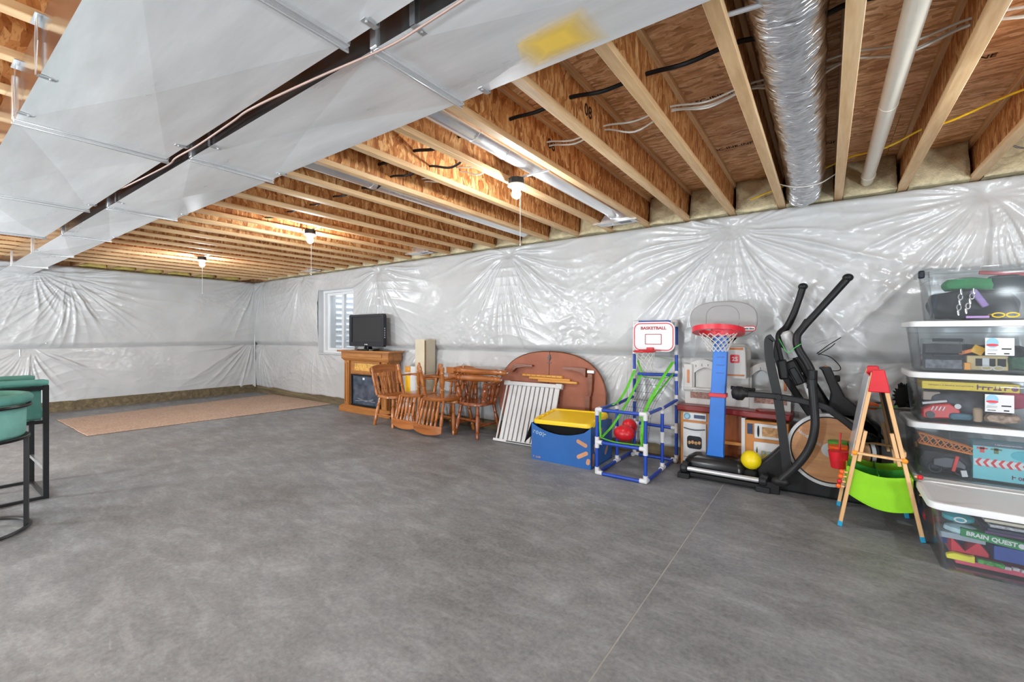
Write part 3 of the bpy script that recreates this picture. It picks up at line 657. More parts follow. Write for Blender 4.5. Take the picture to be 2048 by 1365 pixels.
# ------------------------------------------------------------------ runner and stools
def carpet():
    m, nt, b = nodes('tan_carpet'); v = coords(nt, rand=False); n = noise(nt, v, 45, 5, .7); n2 = noise(nt, v, 3, 3)
    c = mixc(nt, .3, ramp(nt, n, [(.3, c8(150,124,106)), (.5, c8(186,162,144)), (.7, c8(218,200,184))]), ramp(nt, n2, [(.3, c8(174,148,130)), (.7, c8(198,174,156))]))
    nt.links.new(c, b.inputs['Base Color']); b.inputs['Roughness'].default_value = .95; b.inputs['Specular IOR Level'].default_value = .1; bump(nt, b, n, .7, .006); return m
cpt = carpet()
t = T('carpet_runner', 'long tan carpet runner lying along the far wall', 'carpet', (-8.4, 3.0, 0))
q = [(-9.22,1.40),(-7.50,1.395),(-7.27,4.60),(-9.42,4.62)]
edge = []
for i in range(4):
    a, b_ = q[i], q[(i+1) % 4]
    for k in range(14):
        f = k/14; edge.append((a[0]+(b_[0]-a[0])*f+8.4+random.uniform(-.006,.006), a[1]+(b_[1]-a[1])*f-3.0+random.uniform(-.006,.006)))
MB().prism(edge, .004, .014, 'xy').build('pile', cpt, t, bevel=.003)
MB().prism([(x*1.004, y*1.001) for x, y in edge], .0005, .005, 'xy').build('backing', plain('carpet_backing', c8(96,72,58), .9), t)
teal = plain('teal_velvet', c8(96,158,148), .85, var=.10, vs=14, bmp=.25, bs=220)
teal_l = plain('teal_velvet_pale', c8(128,190,180), .85, var=.08, vs=14, bmp=.25, bs=220)
blackm = plain('black_metal', (.022,.022,.024), .38, var=.1)
def arc(r, a0, a1, n, z=0, cx=0, cy=0): return [(cx+r*math.cos(math.radians(a0+(a1-a0)*i/n)), cy+r*math.sin(math.radians(a0+(a1-a0)*i/n)), z) for i in range(n+1)]
# round stool, seen from behind
t = T('bar_stool', 'round teal bar stool seen from behind with a ring base, nearest the left photo edge', 'bar stool', (-4.40, .245, 0), group='teal bar stools')
MB().tube(arc(.285,0,360,48)[:-1], .016, 6, closed=True, flat=.6).build('base_ring', blackm, t, loc=(0,0,.012))
for a in (5, 125, 245):
    x, y = .275*math.cos(math.radians(a+70)), .275*math.sin(math.radians(a+70)); MB().bar((x,y,.01), (x,y,.60), .022, .034, (-y,x,0)).build('leg', blackm, t)
mb = MB(); o1 = ell(.292,.292,48); o2 = ell(.24,.24,48); mb.ring(o1, o2, .592, .612, 'xy'); mb.build('seat_ring', blackm, t, bevel=.004)
MB().loft([[(r*math.cos(2*PI*k/40), r*math.sin(2*PI*k/40), z) for k in range(40)] for r, z in ((.20,.60),(.262,.612),(.272,.63),(.275,.80),(.262,.81))]).build('seat_shell', teal_l, t, ang=70)
MB().tube(arc(.268,0,360,56,.822)[:-1], .040, 12, closed=True, flat=.85).build('backrest_roll', teal, t, loc=(0,0,.035))
MB().tube(arc(.292,0,360,48,.812)[:-1], .011, 6, closed=True).build('back_band', blackm, t)
MB().loft([[(r*math.cos(2*PI*k/32), r*math.sin(2*PI*k/32), z) for k in range(32)] for r, z in ((.225,.66),(.235,.70),(.22,.725),(.12,.735))]).build('seat_cushion', teal, t, ang=70)
# square-armed stool
t = T('bar_stool', 'teal barrel bar stool with square black frame and footrest, behind the round one', 'bar stool', (-5.25, .40, 0), group='teal bar stools')
W2 = .31
for sx in (-1, 1):
    for sy in (-1, 1): MB().bx(sx*W2-.016, sx*W2+.016, sy*.285-.016, sy*.285+.016, .0, .88 if sy > 0 else .60).build('leg', blackm, t)
    MB().bx(sx*W2-.012, sx*W2+.012, -.285, .285, .002, .022).build('base_rail', blackm, t)
    MB().bx(sx*W2-.014, sx*W2+.014, -.285, .285, .585, .61).build('seat_rail', blackm, t)
    MB().bx(sx*W2-.014, sx*W2+.014, -.285, .285, .845, .87).build('arm_rail', blackm, t)
    mb = MB(); mb.loft([rr3 for rr3 in [[(sx*(W2-.045)+dx, y, z) for dx, z in rr(.06, .24, .02, 3, 0, .73)] for y in (-.27, .0, .262)]]); mb.build('side_panel', teal, t, ang=60)
    MB().tube([(sx*(W2-.02), -.25, .895), (sx*(W2-.02), 0, .90), (sx*(W2-.02), .275, .898), (sx*(W2-.02), .30, .895)], [.036,.038,.038,.03], 12, flat=.75).build('arm_pad', teal, t)
MB().bx(-W2, W2, .285-.012, .285+.012, .002, .022).build('base_rail', blackm, t)
MB().bx(-W2, W2, .285-.012, .285+.012, .22, .245).build('footrest', plain('footrest_steel', (.5,.5,.5), .3, .8), t)
MB().bx(-W2+.05, W2-.05, -.27, .28, .61, .71).build('seat_cushion', teal, t, bevel=.03, seg=3)
MB().tube(arc(W2-.02, 180, 360, 24, .9, 0, -.24), .038, 12, flat=.8).build('backrest_roll', teal, t)
MB().loft([[(r*math.cos(math.radians(180+a)), -.24+r*math.sin(math.radians(180+a)), z) for r, z in ((W2-.07,.61),(W2-.01,.61),(W2-.01,.88),(W2-.07,.88))] for a in range(0, 181, 12)]).build('back_panel', teal, t, ang=60)

# ------------------------------------------------------------------ fireplace and television
oak = woodm('oak_stain', c8(126,76,32), c8(166,106,50), c8(192,132,72), 'z', .38, 12, .1, .15)
oak_h = woodm('oak_stain_h', c8(126,76,32), c8(166,106,50), c8(192,132,72), 'x', .38, 12, .1, .15)
burl = plain('burl_veneer', c8(206,158,80), .35, var=.35, vs=30)
t = T('electric_fireplace', 'oak electric fireplace mantel with dark glass firebox under the television', 'fireplace', (-5.97, 4.32, 0))
hw = .56
mb = MB(); mb.bx(-hw, hw, .052, .25, .10, .885); mb.build('body', oak, t, bevel=.004)
MB().bx(-.655, .655, -.01, .26, 0, .075).build('plinth', oak_h, t, bevel=.006); MB().loft([[(-.655,-.01,.075),(.655,-.01,.075),(.655,.26,.075),(-.655,.26,.075)],[(-.60,.03,.11),(.60,.03,.11),(.60,.26,.11),(-.60,.26,.11)]]).build('plinth_moulding', oak_h, t)
MB().loft([[(-.57,.03,.84),(.57,.03,.84),(.57,.26,.84),(-.57,.26,.84)],[(-.60,.005,.875),(.60,.005,.875),(.60,.26,.875),(-.60,.26,.875)],[(-.60,.0,.89),(.60,.0,.89),(.60,.26,.89),(-.60,.26,.89)],[(-.60,.0,.985),(.60,.0,.985),(.60,.26,.985),(-.60,.26,.985)]]).build('frieze', oak_h, t, smooth=False)
MB().bx(-.45, .45, -.012, .0, .91, .965).build('frieze_panel', oak_h, t, bevel=.006)
MB().bx(-.665, .665, -.045, .265, .985, 1.012).build('mantel_shelf', oak_h, t, bevel=.008)
for sx in (-1, 1):
    MB().bx(sx*.485-.06, sx*.485+.06, .022, .045, .11, .84).build('pilaster', oak, t, bevel=.004)
    MB().ring([(sx*.485-.045,.14),(sx*.485+.045,.14),(sx*.485+.045,.81),(sx*.485-.045,.81)], [(sx*.485-.028,.16),(sx*.485+.028,.16),(sx*.485+.028,.79),(sx*.485-.028,.79)], .012, .026).build('pilaster_moulding', oak, t)
MB().ring([(-.36,.645),(.18+.18,.645),(.36,.84),(-.36,.84)], [(-.29,.685),(.29,.685),(.29,.805),(-.29,.805)], .024, .045).build('panel_frame', oak_h, t, bevel=.004)
MB().bx(-.29, .29, .034, .045, .685, .805).build('burl_panel', burl, t)
fb = MB(); fb.ring([(-.37,.115),(.37,.115),(.37,.625),(-.37,.625)], [(-.335,.145),(.335,.145),(.335,.60),(-.335,.60)], .02, .05); ff = fb.build('firebox_frame', plain('firebox_black', (.015,.015,.017), .3), t, bevel=.003)
gl2, nt, b = nodes('firebox_glass'); v = coords(nt, rand=False); nt.links.new(ramp(nt, noise(nt, v, 6, 4), [(.3, c8(46,54,68)), (.7, c8(92,102,118))]), b.inputs['Base Color']); b.inputs['Roughness'].default_value = .12
MB().bx(-.335, .335, .042, .05, .145, .60).build('glass', gl2, ff)
lg = plain('ash_log', c8(120,124,132), .8, var=.4, vs=20, bmp=.5)
mb = MB(); mb.tube([(-.26,.040,.19),(0,.040,.215),(.26,.040,.20)], .012, 8, flat=.6); mb.tube([(-.2,.040,.235),(.02,.040,.20),(.2,.040,.245)], .010, 8); mb.build('log', lg, ff)
MB().bx(-.08, -.03, .0405, .042, .54, .575).build('care_label', paper, ff)
tvp = plain('tv_plastic', c8(52,54,60), .42, var=.05); tvs, nt, b = nodes('tv_screen'); b.inputs['Base Color'].default_value = (.012,.012,.013,1); b.inputs['Roughness'].default_value = .28
t = T('television', 'dark grey flat television on the oak fireplace mantel', 'television', (-6.0, 4.40, 1.013))
mb = MB(); mb.ring(rr(.88,.515,.025,4,0,.32), rr(.755,.40,.012,4,0,.335), -.02, .04); mb.build('bezel', tvp, t, bevel=.004)
mb = MB(); mb.loft([[(x*k, y, .32+z*k) for x, z in rr(.86,.50,.03,4)] for y, k in ((.02,1),(.06,.97),(.11,.7))]); mb.build('rear_shell', tvp, t, ang=50)
MB().bx(-.38, .38, -.006, .0, .13, .54).build('screen', tvs, t)
MB().lb((0,.03,.02), (0,.03,.10), [(0,.07),(1,.05)], 20).build('neck', plain('gloss_black', (.01,.01,.011), .15), t)
MB().prism(rr(.42,.20,.08,6,0,.03), .0005, .022, 'xy').build('stand_base', plain('gloss_black', (.01,.01,.011), .15), t, bevel=.004)
mb = MB(); mb.cyl((-.012,-.021,.095), (-.012,-.024,.095), .012, n=16); mb.bx(.008, .05, -.023, -.0205, .087, .103); mb.build('badge', plain('silver_print', (.6,.6,.62), .3, .6), t)
mb = MB()
for k in range(5): mb.bx(.438, .443, .0, .012, .20+k*.035, .22+k*.035)
mb.build('side_button', plain('silver_print', (.6,.6,.62), .3, .6), t)

# ------------------------------------------------------------------ cartons behind the chairs
kraft = plain('tan_cardboard', c8(200,190,168), .85, var=.06, vs=6); kraft_d = plain('brown_cardboard', c8(150,122,92), .85, var=.15)
t = T('carton', 'tall open tan cardboard carton standing behind the wooden chairs', 'carton', (-4.725, 4.465, 0))
for nm, a_ in (('front_panel', (-.095,.095,-.105,-.101)), ('rear_panel', (-.095,.095,.101,.105)), ('side_panel', (-.095,-.091,-.101,.101)), ('side_panel', (.091,.095,-.101,.101))): MB().bx(*a_, .0, 1.20 if nm != 'side_panel' else 1.185).build(nm, kraft, t)
MB().bx(.095,.0962,-.104,-.075,0,1.18).build('brown_strip', kraft_d, t); MB().bx(-.09,.09,-.10,.10,0,.006).build('bottom_panel', kraft, t)  # narrow brown strip beside the carton's near corner
whitec = plain('white_carton', c8(226,228,230), .6, var=.03)
t = T('carton', 'white carton with yellow printed panel between chair legs', 'carton', (-4.97, 4.47, 0), .1)
MB().bx(-.13,.13,-.06,.06,0,.80).build('carton_wall', whitec, t, bevel=.003)
MB().bx(-.115,-.015,-.0615,-.06,.42,.66).build('printed_panel', plain('yellow_print', c8(242,190,30), .6), t); MB().bx(-.115,-.015,-.0615,-.06,.665,.685).build('printed_band', plain('red_print', c8(150,50,30), .6), t)
MB().bx(-.12,-.01,-.0615,-.06,.71,.80).build('printed_picture', plain('amber_print', c8(200,140,50), .6, var=.4, vs=25), t)

# ------------------------------------------------------------------ chairs
honey = woodm('honey_oak', c8(120,62,22), c8(168,96,40), c8(200,130,64), 'z', .28, 10, .05, .4)
honey_h = woodm('honey_oak_h', c8(120,62,22), c8(168,96,40), c8(200,130,64), 'x', .28, 10, .05, .4)
dark = woodm('red_oak', c8(92,42,16), c8(134,68,30), c8(170,96,48), 'z', .26, 10, .05, .5)
LEG = [(0,.016),(.08,.020),(.16,.016),(.2,.022),(.24,.016),(.45,.024),(.62,.020),(.70,.014),(.74,.021),(.78,.015),(.9,.018),(1,.015)]
SPN = [(0,.009),(.1,.012),(.2,.009),(.24,.014),(.28,.009),(.5,.015),(.72,.009),(.76,.014),(.8,.009),(.92,.011),(1,.008)]
def chair(label, loc, rz=0, rot=None, mh=honey, mx_=honey_h, captain=False, name='wooden_chair'):
    t = T(name, label, 'chair', loc, rz, 'wooden dining chairs against the wall', rot)
    sh = .43
    out = [(x*(1.0 if y < 0 else .92), y) for x, y in ell(.235, .22, 36, e=3.0)]
    mb = MB(); mb.loft([[(x*k, y*k, z) for x, y in out] for k, z in ((.93,sh-.042),(1,sh-.034),(1,sh-.008),(.97,sh),(.6,sh-.010))]); mb.build('seat', mx_, t, ang=50)
    top = {}
    for sx in (-1, 1):
        for sy in (-1, 1):
            p, q2 = Vector((sx*.15, sy*.14, sh-.04)), Vector((sx*.205, sy*.195, 0)); MB().lb(q2, p, [(a_, r_*1.25) for a_, r_ in LEG], 12).build('leg', mh, t); top[sx, sy] = (p, q2)
    at = lambda sx, sy, z: top[sx, sy][1].lerp(top[sx, sy][0], z/(sh-.04))
    ST = [(0,.009),(.3,.012),(.5,.017),(.7,.012),(1,.009)]
    for sx in (-1, 1): MB().lb(at(sx,-1,.15), at(sx,1,.15), ST, 10).build('stretcher', mh, t)
    MB().lb((at(-1,-1,.15)+at(-1,1,.15))/2, (at(1,-1,.15)+at(1,1,.15))/2, ST, 10).build('stretcher', mh, t)
    MB().lb(at(-1,-1,.21), at(1,-1,.21), ST, 10).build('stretcher', mh, t)
    if not captain:
        for sx in (-1, 1): MB().lb((sx*.19,.16,sh-.01), (sx*.215,.25,.81), [(0,.016),(.15,.021),(.3,.015),(.34,.024),(.38,.016),(.6,.023),(.8,.017),(.86,.024),(.92,.017),(1,.02)], 12).build('back_post', mh, t)
        for k in range(5):
            x = -.135+k*.0675; MB().lb((x*.95,.175,sh-.01), (x*1.05,.262,.735), [(a_, r_*1.55) for a_, r_ in SPN], 10).build('spindle', mh, t)
        rings = []
        for i in range(17):
            f = -1+2*i/16; x = .245*f; y = .245+.022*(1-f*f); zt = .795+.045*(1-f*f)**.7; zb = .722
            rings.append([(x,y-.010,zb),(x,y+.010,zb),(x,y+.016,zt),(x,y-.004,zt)])
        MB().loft(rings).build('crest_rail', mx_, t, ang=50)
    else:
        pth = bez([(-.27,-.15,.655),(-.275,.0,.665),(-.24,.16,.675),(-.12,.25,.68),(0,.27,.682),(.12,.25,.68),(.24,.16,.675),(.275,.0,.665),(.27,-.15,.655)], 5)
        MB().tube(pth, .024, 10, flat=.7).build('arm_bow', mx_, t)
        for i, (a, b2) in enumerate([((-.21,-.10),(-.265,-.11)), ((-.215,.03),(-.272,.02)), ((-.18,.13),(-.22,.18)), ((-.09,.18),(-.11,.252)), ((0,.19),(0,.268)), ((.09,.18),(.11,.252)), ((.18,.13),(.22,.18)), ((.215,.03),(.272,.02)), ((.21,-.10),(.265,-.11))]):
            MB().lb((*a, sh-.01), (*b2, .665), [(tt, r*(2.6 if i in (0, 8) else 1.9)) for tt, r in SPN], 12).build('spindle', mh, t)
    return t
chair('honey oak chair with spindle back standing next to the fireplace', (-4.965, 4.12, 0), PI/2)
chair('upside down honey oak chair, its crest rail on the floor, nearer the fireplace', (-4.535, 4.17, .866), rot=(PI, 0, 0))
chair('upright honey oak chair carrying the other upside down chair', (-4.04, 4.30, 0), 0)
chair('upside down honey oak chair resting seat to seat, next to the captain chair', (-4.045, 4.11, .866), rot=(PI, 0, 0))
chair('dark oak captain chair with bow arms holding the two turned posts', (-3.61, 4.31, 0), -.12, None, dark, dark, True, 'captain_chair')
for lab, p, q2 in (('turned oak post lying lowest across the captain chair', (-3.97,4.18,.724), (-3.19,4.24,.724)), ('turned oak post lying uppermost across the captain chair', (-4.05,4.235,.806), (-3.12,4.27,.806))):
    o = Vector(p); t = T('turned_post', lab, 'turned post', p)
    d_ = Vector(q2)-o
    MB().lb((0,0,0), d_, [(0,.036),(.16,.036),(.165,.028),(.2,.042),(.23,.026),(.26,.042),(.29,.034),(.5,.044),(.8,.034),(.84,.042),(.88,.028),(.93,.040),(1,.024)], 16).build('turned_shaft', honey_h, t)
    MB().bar((0,0,0), d_*.14, .08, .08).build('square_block', honey_h, t, bevel=.004)
    MB().cyl(d_, d_*1.02, .012).build('glide', strapm, t)
# ------------------------------------------------------------------ oval table top and gate
hb = plain('brown_board', c8(158,98,76), .7, var=.12, vs=5); rimw = woodm('table_rim', c8(70,36,20), c8(96,54,30), c8(120,70,40), 'x', .4)
rimw2 = woodm('dark_bracket', c8(80,36,18), c8(116,58,30), c8(146,82,48), 'x', .3, 10, .05, .3)
tilt = .075
t = T('oval_table', 'oval split table top leaning against the wall showing its brown underside', 'table', (-2.69, 4.48, 0), rot=(-tilt, 0, 0))
full = ell(.73, .53, 64, 0, .535, 2.35)
for sx in (-1, 1):
    half = [p for p in full if p[0]*sx > -1e-6]
    half.sort(key=lambda p: math.atan2(p[1]-.535, p[0]*sx)); half = [(max(.004, abs(x))*sx, z) for x, z in half]
    o_ = MB().prism(half, -.008, .016, 'xz').build('leaf', hb, t)
    MB().tube([(x*1.0, .004, z) for x, z in half], .013, 6, flat=.9).build('leaf_rim', rimw, o_)
fix = plain('dark_steel', (.08,.08,.085), .4, .7)
mb = MB(); mb.bx(-.03,.03,-.014,-.007,.99,1.0); mb.bx(-.012,.012,-.022,-.007,.965,1.03); mb.bx(-.03,.03,-.014,-.007,.93,.94); mb.build('latch', fix, t)
yl = woodm('yellow_birch', c8(180,116,36), c8(214,150,58), c8(232,176,88), 'x', .4)
for x0, x1, z, y in ((-.26,.30,.745,-.03), (-.36,.20,.775,-.03), (-.12,.40,.72,-.05)): MB().bx(x0, x1, y-.012, y+.022, z-.013, z+.013).build('slide_rail', yl, t, bevel=.003)
mb = MB()
for i in range(9): mb.cyl((-.3+.07*i,-.044,.775), (-.3+.07*i,-.041,.775), .005, n=8)
mb.build('screw', fix, t)
def bracket(x, z, s):
    mb = MB(); mb.loft([[(x+s*a, -.012, z+b), (x+s*a, -.06, z+b), (x+s*a, -.06, z+b+h), (x+s*a, -.012, z+b+h)] for a, b, h in ((-.12,.03,.02),(0,.025,.03),(.12,.0,.055),(.17,-.05,.10))]); mb.build('corner_bracket', rimw2, t, ang=50)
bracket(-.33, .85, -1); bracket(.33, .84, 1)
for x, z in ((.555,.70), (.535,.46)):
    MB().loft([[(x-w_,-.012,zz),(x+w_,-.012,zz),(x+w_*.8,-.055,zz),(x-w_*.8,-.055,zz)] for zz, w_ in ((z-.12,.018),(z-.05,.032),(z+.08,.036),(z+.13,.030))]).build('pedestal_rib', rimw2, t, ang=50)
MB().bx(.52,.60,-.055,-.01,.84,.87).build('steel_plate', strapm, t)
mb = MB(); mb.bx(.09,.17,-.0095,-.0082,.55,.62); mb.bx(.12,.16,-.0095,-.0082,.46,.54); mb.build('stamp', plain('pencil_stamp', c8(120,70,52), .8), t)
wplas = plain('white_gate', c8(228,229,230), .4, var=.02)
t = T('baby_gate', 'white slatted baby gate leaning against the brown table top', 'gate', (-2.855, 4.19, 0), rot=(-.36, 0, .03))
GW = .36
MB().bx(-GW-.03, GW+.03, -.028, .028, 0, .03).build('bottom_rail', wplas, t, bevel=.003)
MB().bx(-GW-.01, GW+.01, -.022, .022, .69, .735).build('top_rail', wplas, t, bevel=.003)
for sx in (-1, 1):
    MB().cyl((sx*GW,0,.03), (sx*GW,0,.69), .011).build('side_post', wplas, t); MB().bx(sx*GW-.04, sx*GW+.04, -.027, .027, .685, .742).build('corner_cap', wplas, t, bevel=.006)
for k in range(11): MB().bx(-GW+.045+k*.0625, -GW+.045+k*.0625+.047, -.012, .012, .03, .69).build('slat', wplas, t, bevel=.003)
MB().bx(-.2, .25, -.030, -.0285, .008, .022).build('warning_strip', plain('print_dark', c8(70,70,74), .7, var=.6, vs=60), t)
# ------------------------------------------------------------------ blue carton with the tote inside
blue = plain('blue_print_card', c8(28,92,164), .38, var=.10, vs=3, coat=.3); blue_in = plain('black_card', c8(34,34,38), .7)
t = T('printed_carton', 'blue printed cardboard carton holding the black tote', 'carton', (-2.13, 3.80, 0))
hx = .33; ht = .37
def panel(pts, th, name, mat):
    mb = MB(); n = len(pts); mb.loft([[Vector(p) for p in pts], [Vector(p)+Vector(th) for p in pts]]); return mb.build(name, mat, t, smooth=False)
dip = [(-hx,ht)]+[(-hx+2*hx*i/10, ht-.085*math.sin(PI*i/10)**.8) for i in range(1,10)]+[(hx,ht+.02)]
MB().prism([(-hx,0),(hx,0)]+list(reversed(dip)), -.004, .002, 'xz').build('front_panel', blue, t, smooth=False)
MB().prism([(0,0),(.50,0),(.50,.40),(.25,.43),(0,.39)], hx-.004, hx+.002, 'yz').build('side_panel', blue, t, smooth=False)
MB().prism([(0,0),(.50,0),(.50,.38),(0,.37)], -hx-.002, -hx+.004, 'yz').build('side_panel', blue, t, smooth=False)
MB().bx(-hx,hx,.496,.502,0,.36).build('rear_panel', blue, t); MB().bx(-hx,hx,0,.5,0.001,.007).build('bottom_panel', blue, t)
MB().add([(-hx,.0,.37),(-hx,.46,.37),(-hx-.17,.12,.12),(-hx-.005,.0,.37),(-hx-.005,.46,.365),(-hx-.175,.12,.115)], [(0,1,2),(3,5,4),(0,2,5,3),(1,4,5,2),(0,3,4,1)]).build('flap', blue_in, t, smooth=False)
og = plain('brown_print', c8(196,140,104), .6)
def streak(x, z, a, L): MB().prism([(x+math.cos(a)*u-math.sin(a)*v, z+math.sin(a)*u+math.cos(a)*v) for u, v in rr(L, .038, .018, 4)], -.0052, -.0041, 'xz').build('printed_stroke', og, t, smooth=False)
streak(.24,.235,-.38,.12); streak(.245,.125,.5,.13); streak(.335-.03,.07,1.3,.06)
for y, z, a in ((.10,.17,2.0),(.05,.08,1.5),(.22,.30,1.2),(.36,.12,.9)):
    MB().prism([(y+math.cos(a)*u-math.sin(a)*v, z+math.sin(a)*u+math.cos(a)*v) for u, v in rr(.12,.04,.019,4)], hx+.0021, hx+.0032, 'yz').build('printed_stroke', og, t, smooth=False)
gp = plain('pale_print', c8(150,176,206), .5)
MB().bx(-.30,-.295,-.0052,-.0041,.03,.031).build('printed_dot', gp, t)
scribble('faded_print', -.31, -.17, .285, .05, -.0042, gp, t, 3, slope=-.22); scribble('faded_print', -.31, -.23, .03, .025, -.0042, og, t, 5)
t = T('storage_tote', 'black storage tote with a yellow lid inside the blue carton', 'tote', (-2.13, 4.04, .008))
btote = plain('black_tote', (.016,.016,.017), .45); yl_ = plain('yellow_lid', c8(244,204,20), .35, var=.05, vs=5)
MB().loft([[(x*k, y*k, z) for x, y in rr(.60,.42,.05,4)] for k, z in ((.86,0),(.98,.36),(1.0,.37),(1.0,.39))]).build('tote_body', btote, t, ang=50)
mb = MB(); tl = Matrix.Translation((0,-.01,.415)) @ Euler((.10,-.02,.04)).to_matrix().to_4x4()
lid = [[(x*k, y*k, z) for x, y in rr(.655,.475,.06,5)] for k, z in ((.985,-.022),(1.0,-.024),(1.0,.0),(.975,.016),(.90,.016),(.875,.004),(.80,.004),(.78,.010),(.3,.012))]
MB().add(*(lambda m: (m.v, m.f))(MB().loft(lid)), tl).build('tote_lid', yl_, t, ang=35)
mb = MB()
for sx in (-1, 1):
    for k in range(4): mb.bx(sx*.29-.012, sx*.29+.012, -.16+k*.10-.02, -.16+k*.10+.02, .004, .016, tl)
mb.build('lid_rib', yl_, t, bevel=.003)
# ------------------------------------------------------------------ toy arcade hoop of blue tubes
tubeb = plain('blue_tube', c8(24,68,170), .35, var=.05); fit = plain('white_fitting', c8(232,232,234), .4, var=.02)
redp = plain('red_plastic', c8(206,26,40), .35, var=.05); greenw = plain('green_webbing', c8(96,196,50), .7, var=.10, vs=30); netw = plain('white_net', c8(234,232,228), .7, var=.03)
netk = plain('black_net', (.03,.035,.03), .8)
t = T('toy_basketball_arcade', 'toy basketball game of blue tubes with small white backboard and green webbing', 'toy hoop', (-1.47, 4.15, 0))
R0 = Vector((-1.47, 4.15, 0)); L = lambda x, y, z: Vector((x, y, z))-R0
XL, XR, Y0, Y1, Y2 = -1.695, -1.25, 3.71, 4.18, 4.53
def bl(p, q, nm='tube'): MB().cyl(L(*p), L(*q), .0155, n=10).build(nm, tubeb, t)
for x in (XL, XR):
    bl((x,Y0,.0165), (x,Y0,.59)); bl((x,Y1,.0165), (x,Y1,.58)); bl((x,Y0,.0165), (x,Y2,.0165)); bl((x,Y0,.59), (x,Y1,.585)); bl((x+.01,Y1,.585), (x+.04,Y2,.62))
for x in (-1.645, -1.215): bl((x,Y2,.0165), (x,Y2,1.40)); 
bl((XL,Y0,.0165), (XR,Y0,.0165)); bl((XL,Y0,.59), (XR,Y0,.59)); bl((XL,Y0,.295), (XR,Y0,.295)); bl((XL,Y2,.0165), (XR+.03,Y2,.0165)); bl((-1.645,Y2,.345), (-1.23,Y2,.335)); bl((-1.60,Y2-.02,.86), (-1.2,Y2-.02,.87)); bl((-1.645,Y2,1.40), (-1.215,Y2,1.40))
def ft(p, axes, r=.0205):
    mb = MB(); c = L(*p); mb.ball(c, r, 10, 8)
    for a in axes: mb.cyl(c, c+Vector(a)*.05, r, n=10)
    mb.build('fitting', fit, t)
for x, s in ((XL, 1), (XR, -1)):
    ft((x,Y0,.021), ((s,0,0),(0,1,0),(0,0,1))); ft((x,Y0,.59), ((s,0,0),(0,1,0),(0,0,-1))); ft((x,Y0,.295), ((s,0,0),(0,0,1),(0,0,-1)))
    ft((x,Y1,.021), ((0,1,0),(0,-1,0),(0,0,1))); ft((x,Y1,.583), ((0,1,0),(0,-1,0),(0,0,-1))); ft((x,Y1,.31), ((0,0,1),(0,0,-1)))
    ft((x+(.05 if s > 0 else .035),Y2,.021), ((s,0,0),(0,-1,0),(0,0,1)))
for x, s in ((-1.645, 1), (-1.215, -1)):
    ft((x,Y2,1.40), ((s,0,0),(0,0,-1))); ft((x,Y2,1.12), ((0,0,1),(0,0,-1))); ft((x,Y2,.86), ((s,0,0),(0,0,1),(0,0,-1))); ft((x,Y2,.62), ((0,0,1),(0,0,-1))); ft((x,Y2,.34), ((s,0,0),(0,0,1),(0,0,-1)))
bd = MB().prism([(u, v) for u, v in rr(.42,.30,.075,6,0,1.25)], -.0, .022, 'xz').build('backboard', plain('white_board', c8(236,237,240), .35, var=.02), t, bevel=.004, loc=(.067,.245,0))
MB().ring(rr(.395,.275,.065,6,0,1.25), rr(.375,.255,.055,6,0,1.25), -.0022, -.0003).build('board_outline', redp, bd, smooth=False)
MB().ring(rr(.165,.105,.004,1,0,1.225), rr(.152,.092,.003,1,0,1.225), -.0022, -.0003).build('board_square', plain('dark_red', c8(160,30,40), .4), bd, smooth=False)
text('lettering', 'BASKETBALL', .040, facing((0,-.001,1.335)), plain('dark_red', c8(160,30,40), .4), bd, .0008, sx=1.12, bold=.0016)
cx, cy, cz = .02, .122, 1.108
rim = MB().tube(arc(.10,0,360,32,cz,cx,cy)[:-1], .009, 8, closed=True).build('rim', redp, t); MB().box((cx+.02,cy+.112,cz+.01), (.07,.03,.05)).build('rim_mount', redp, rim, bevel=.006)
def net(cx, cy, z0, z1, r0, r1, n, mat, parent, rad=.0016, lean=(0, 0)):
    mb = MB(); K = 6
    def pt(i, k):
        f = k/K; a = 2*PI*(i+(k % 2)*.5)/n; r = r0+(r1-r0)*f**.8; return (cx+lean[0]*f+r*math.cos(a), cy+lean[1]*f+r*math.sin(a), z0+(z1-z0)*f)
    for i in range(n):
        for s in (0, 1):
            j = i; pts = [pt(i, 0)]
            for k in range(K):
                if k % 2 == 0: jj = j-(1 if s else 0)
                else: jj = j+(0 if s else 1)
                j = jj if (k % 2 == 0) else jj
                pts.append(pt(j, k+1))
            mb.tube(pts, rad, 4)
    return mb.build('net', mat, parent)
net(cx, cy, cz-.004, .92, .10, .045, 10, netw, t, .0022, (.03,.03))
def web(pts, w): MB().tube(bez([L(*p) for p in pts], 6), w, 8, flat=.25).build('webbing', greenw, t)
web([(-1.24,4.50,1.0),(-1.30,4.30,.82),(-1.36,4.05,.58),(-1.33,3.86,.40),(-1.285,3.745,.31)], .018); web([(-1.24,4.5,.88),(-1.34,4.2,.66),(-1.40,4.0,.5)], .012)
web([(-1.56,4.49,.85),(-1.60,4.2,.6),(-1.64,3.95,.42),(-1.67,3.76,.335)], .014); web([(-1.63,4.50,.90),(-1.66,4.35,.72),(-1.68,4.2,.615),(-1.66,4.0,.60)], .016)
web([(-1.67,3.735,.335),(-1.55,3.725,.317),(-1.4,3.722,.317),(-1.285,3.735,.318)], .014); web([(-1.67,3.735,.57),(-1.675,3.73,.45),(-1.67,3.735,.34)], .009)
web([(-1.60,4.505,1.01),(-1.45,4.5,1.05),(-1.24,4.50,1.02)], .008); web([(-1.6,4.49,.85),(-1.4,4.485,.825),(-1.24,4.49,.86)], .016); web([(-1.60,4.5,1.0),(-1.55,4.49,.88)], .010); web([(-1.29,3.74,.32),(-1.28,3.76,.45),(-1.275,3.8,.57)], .008)
mb = MB()
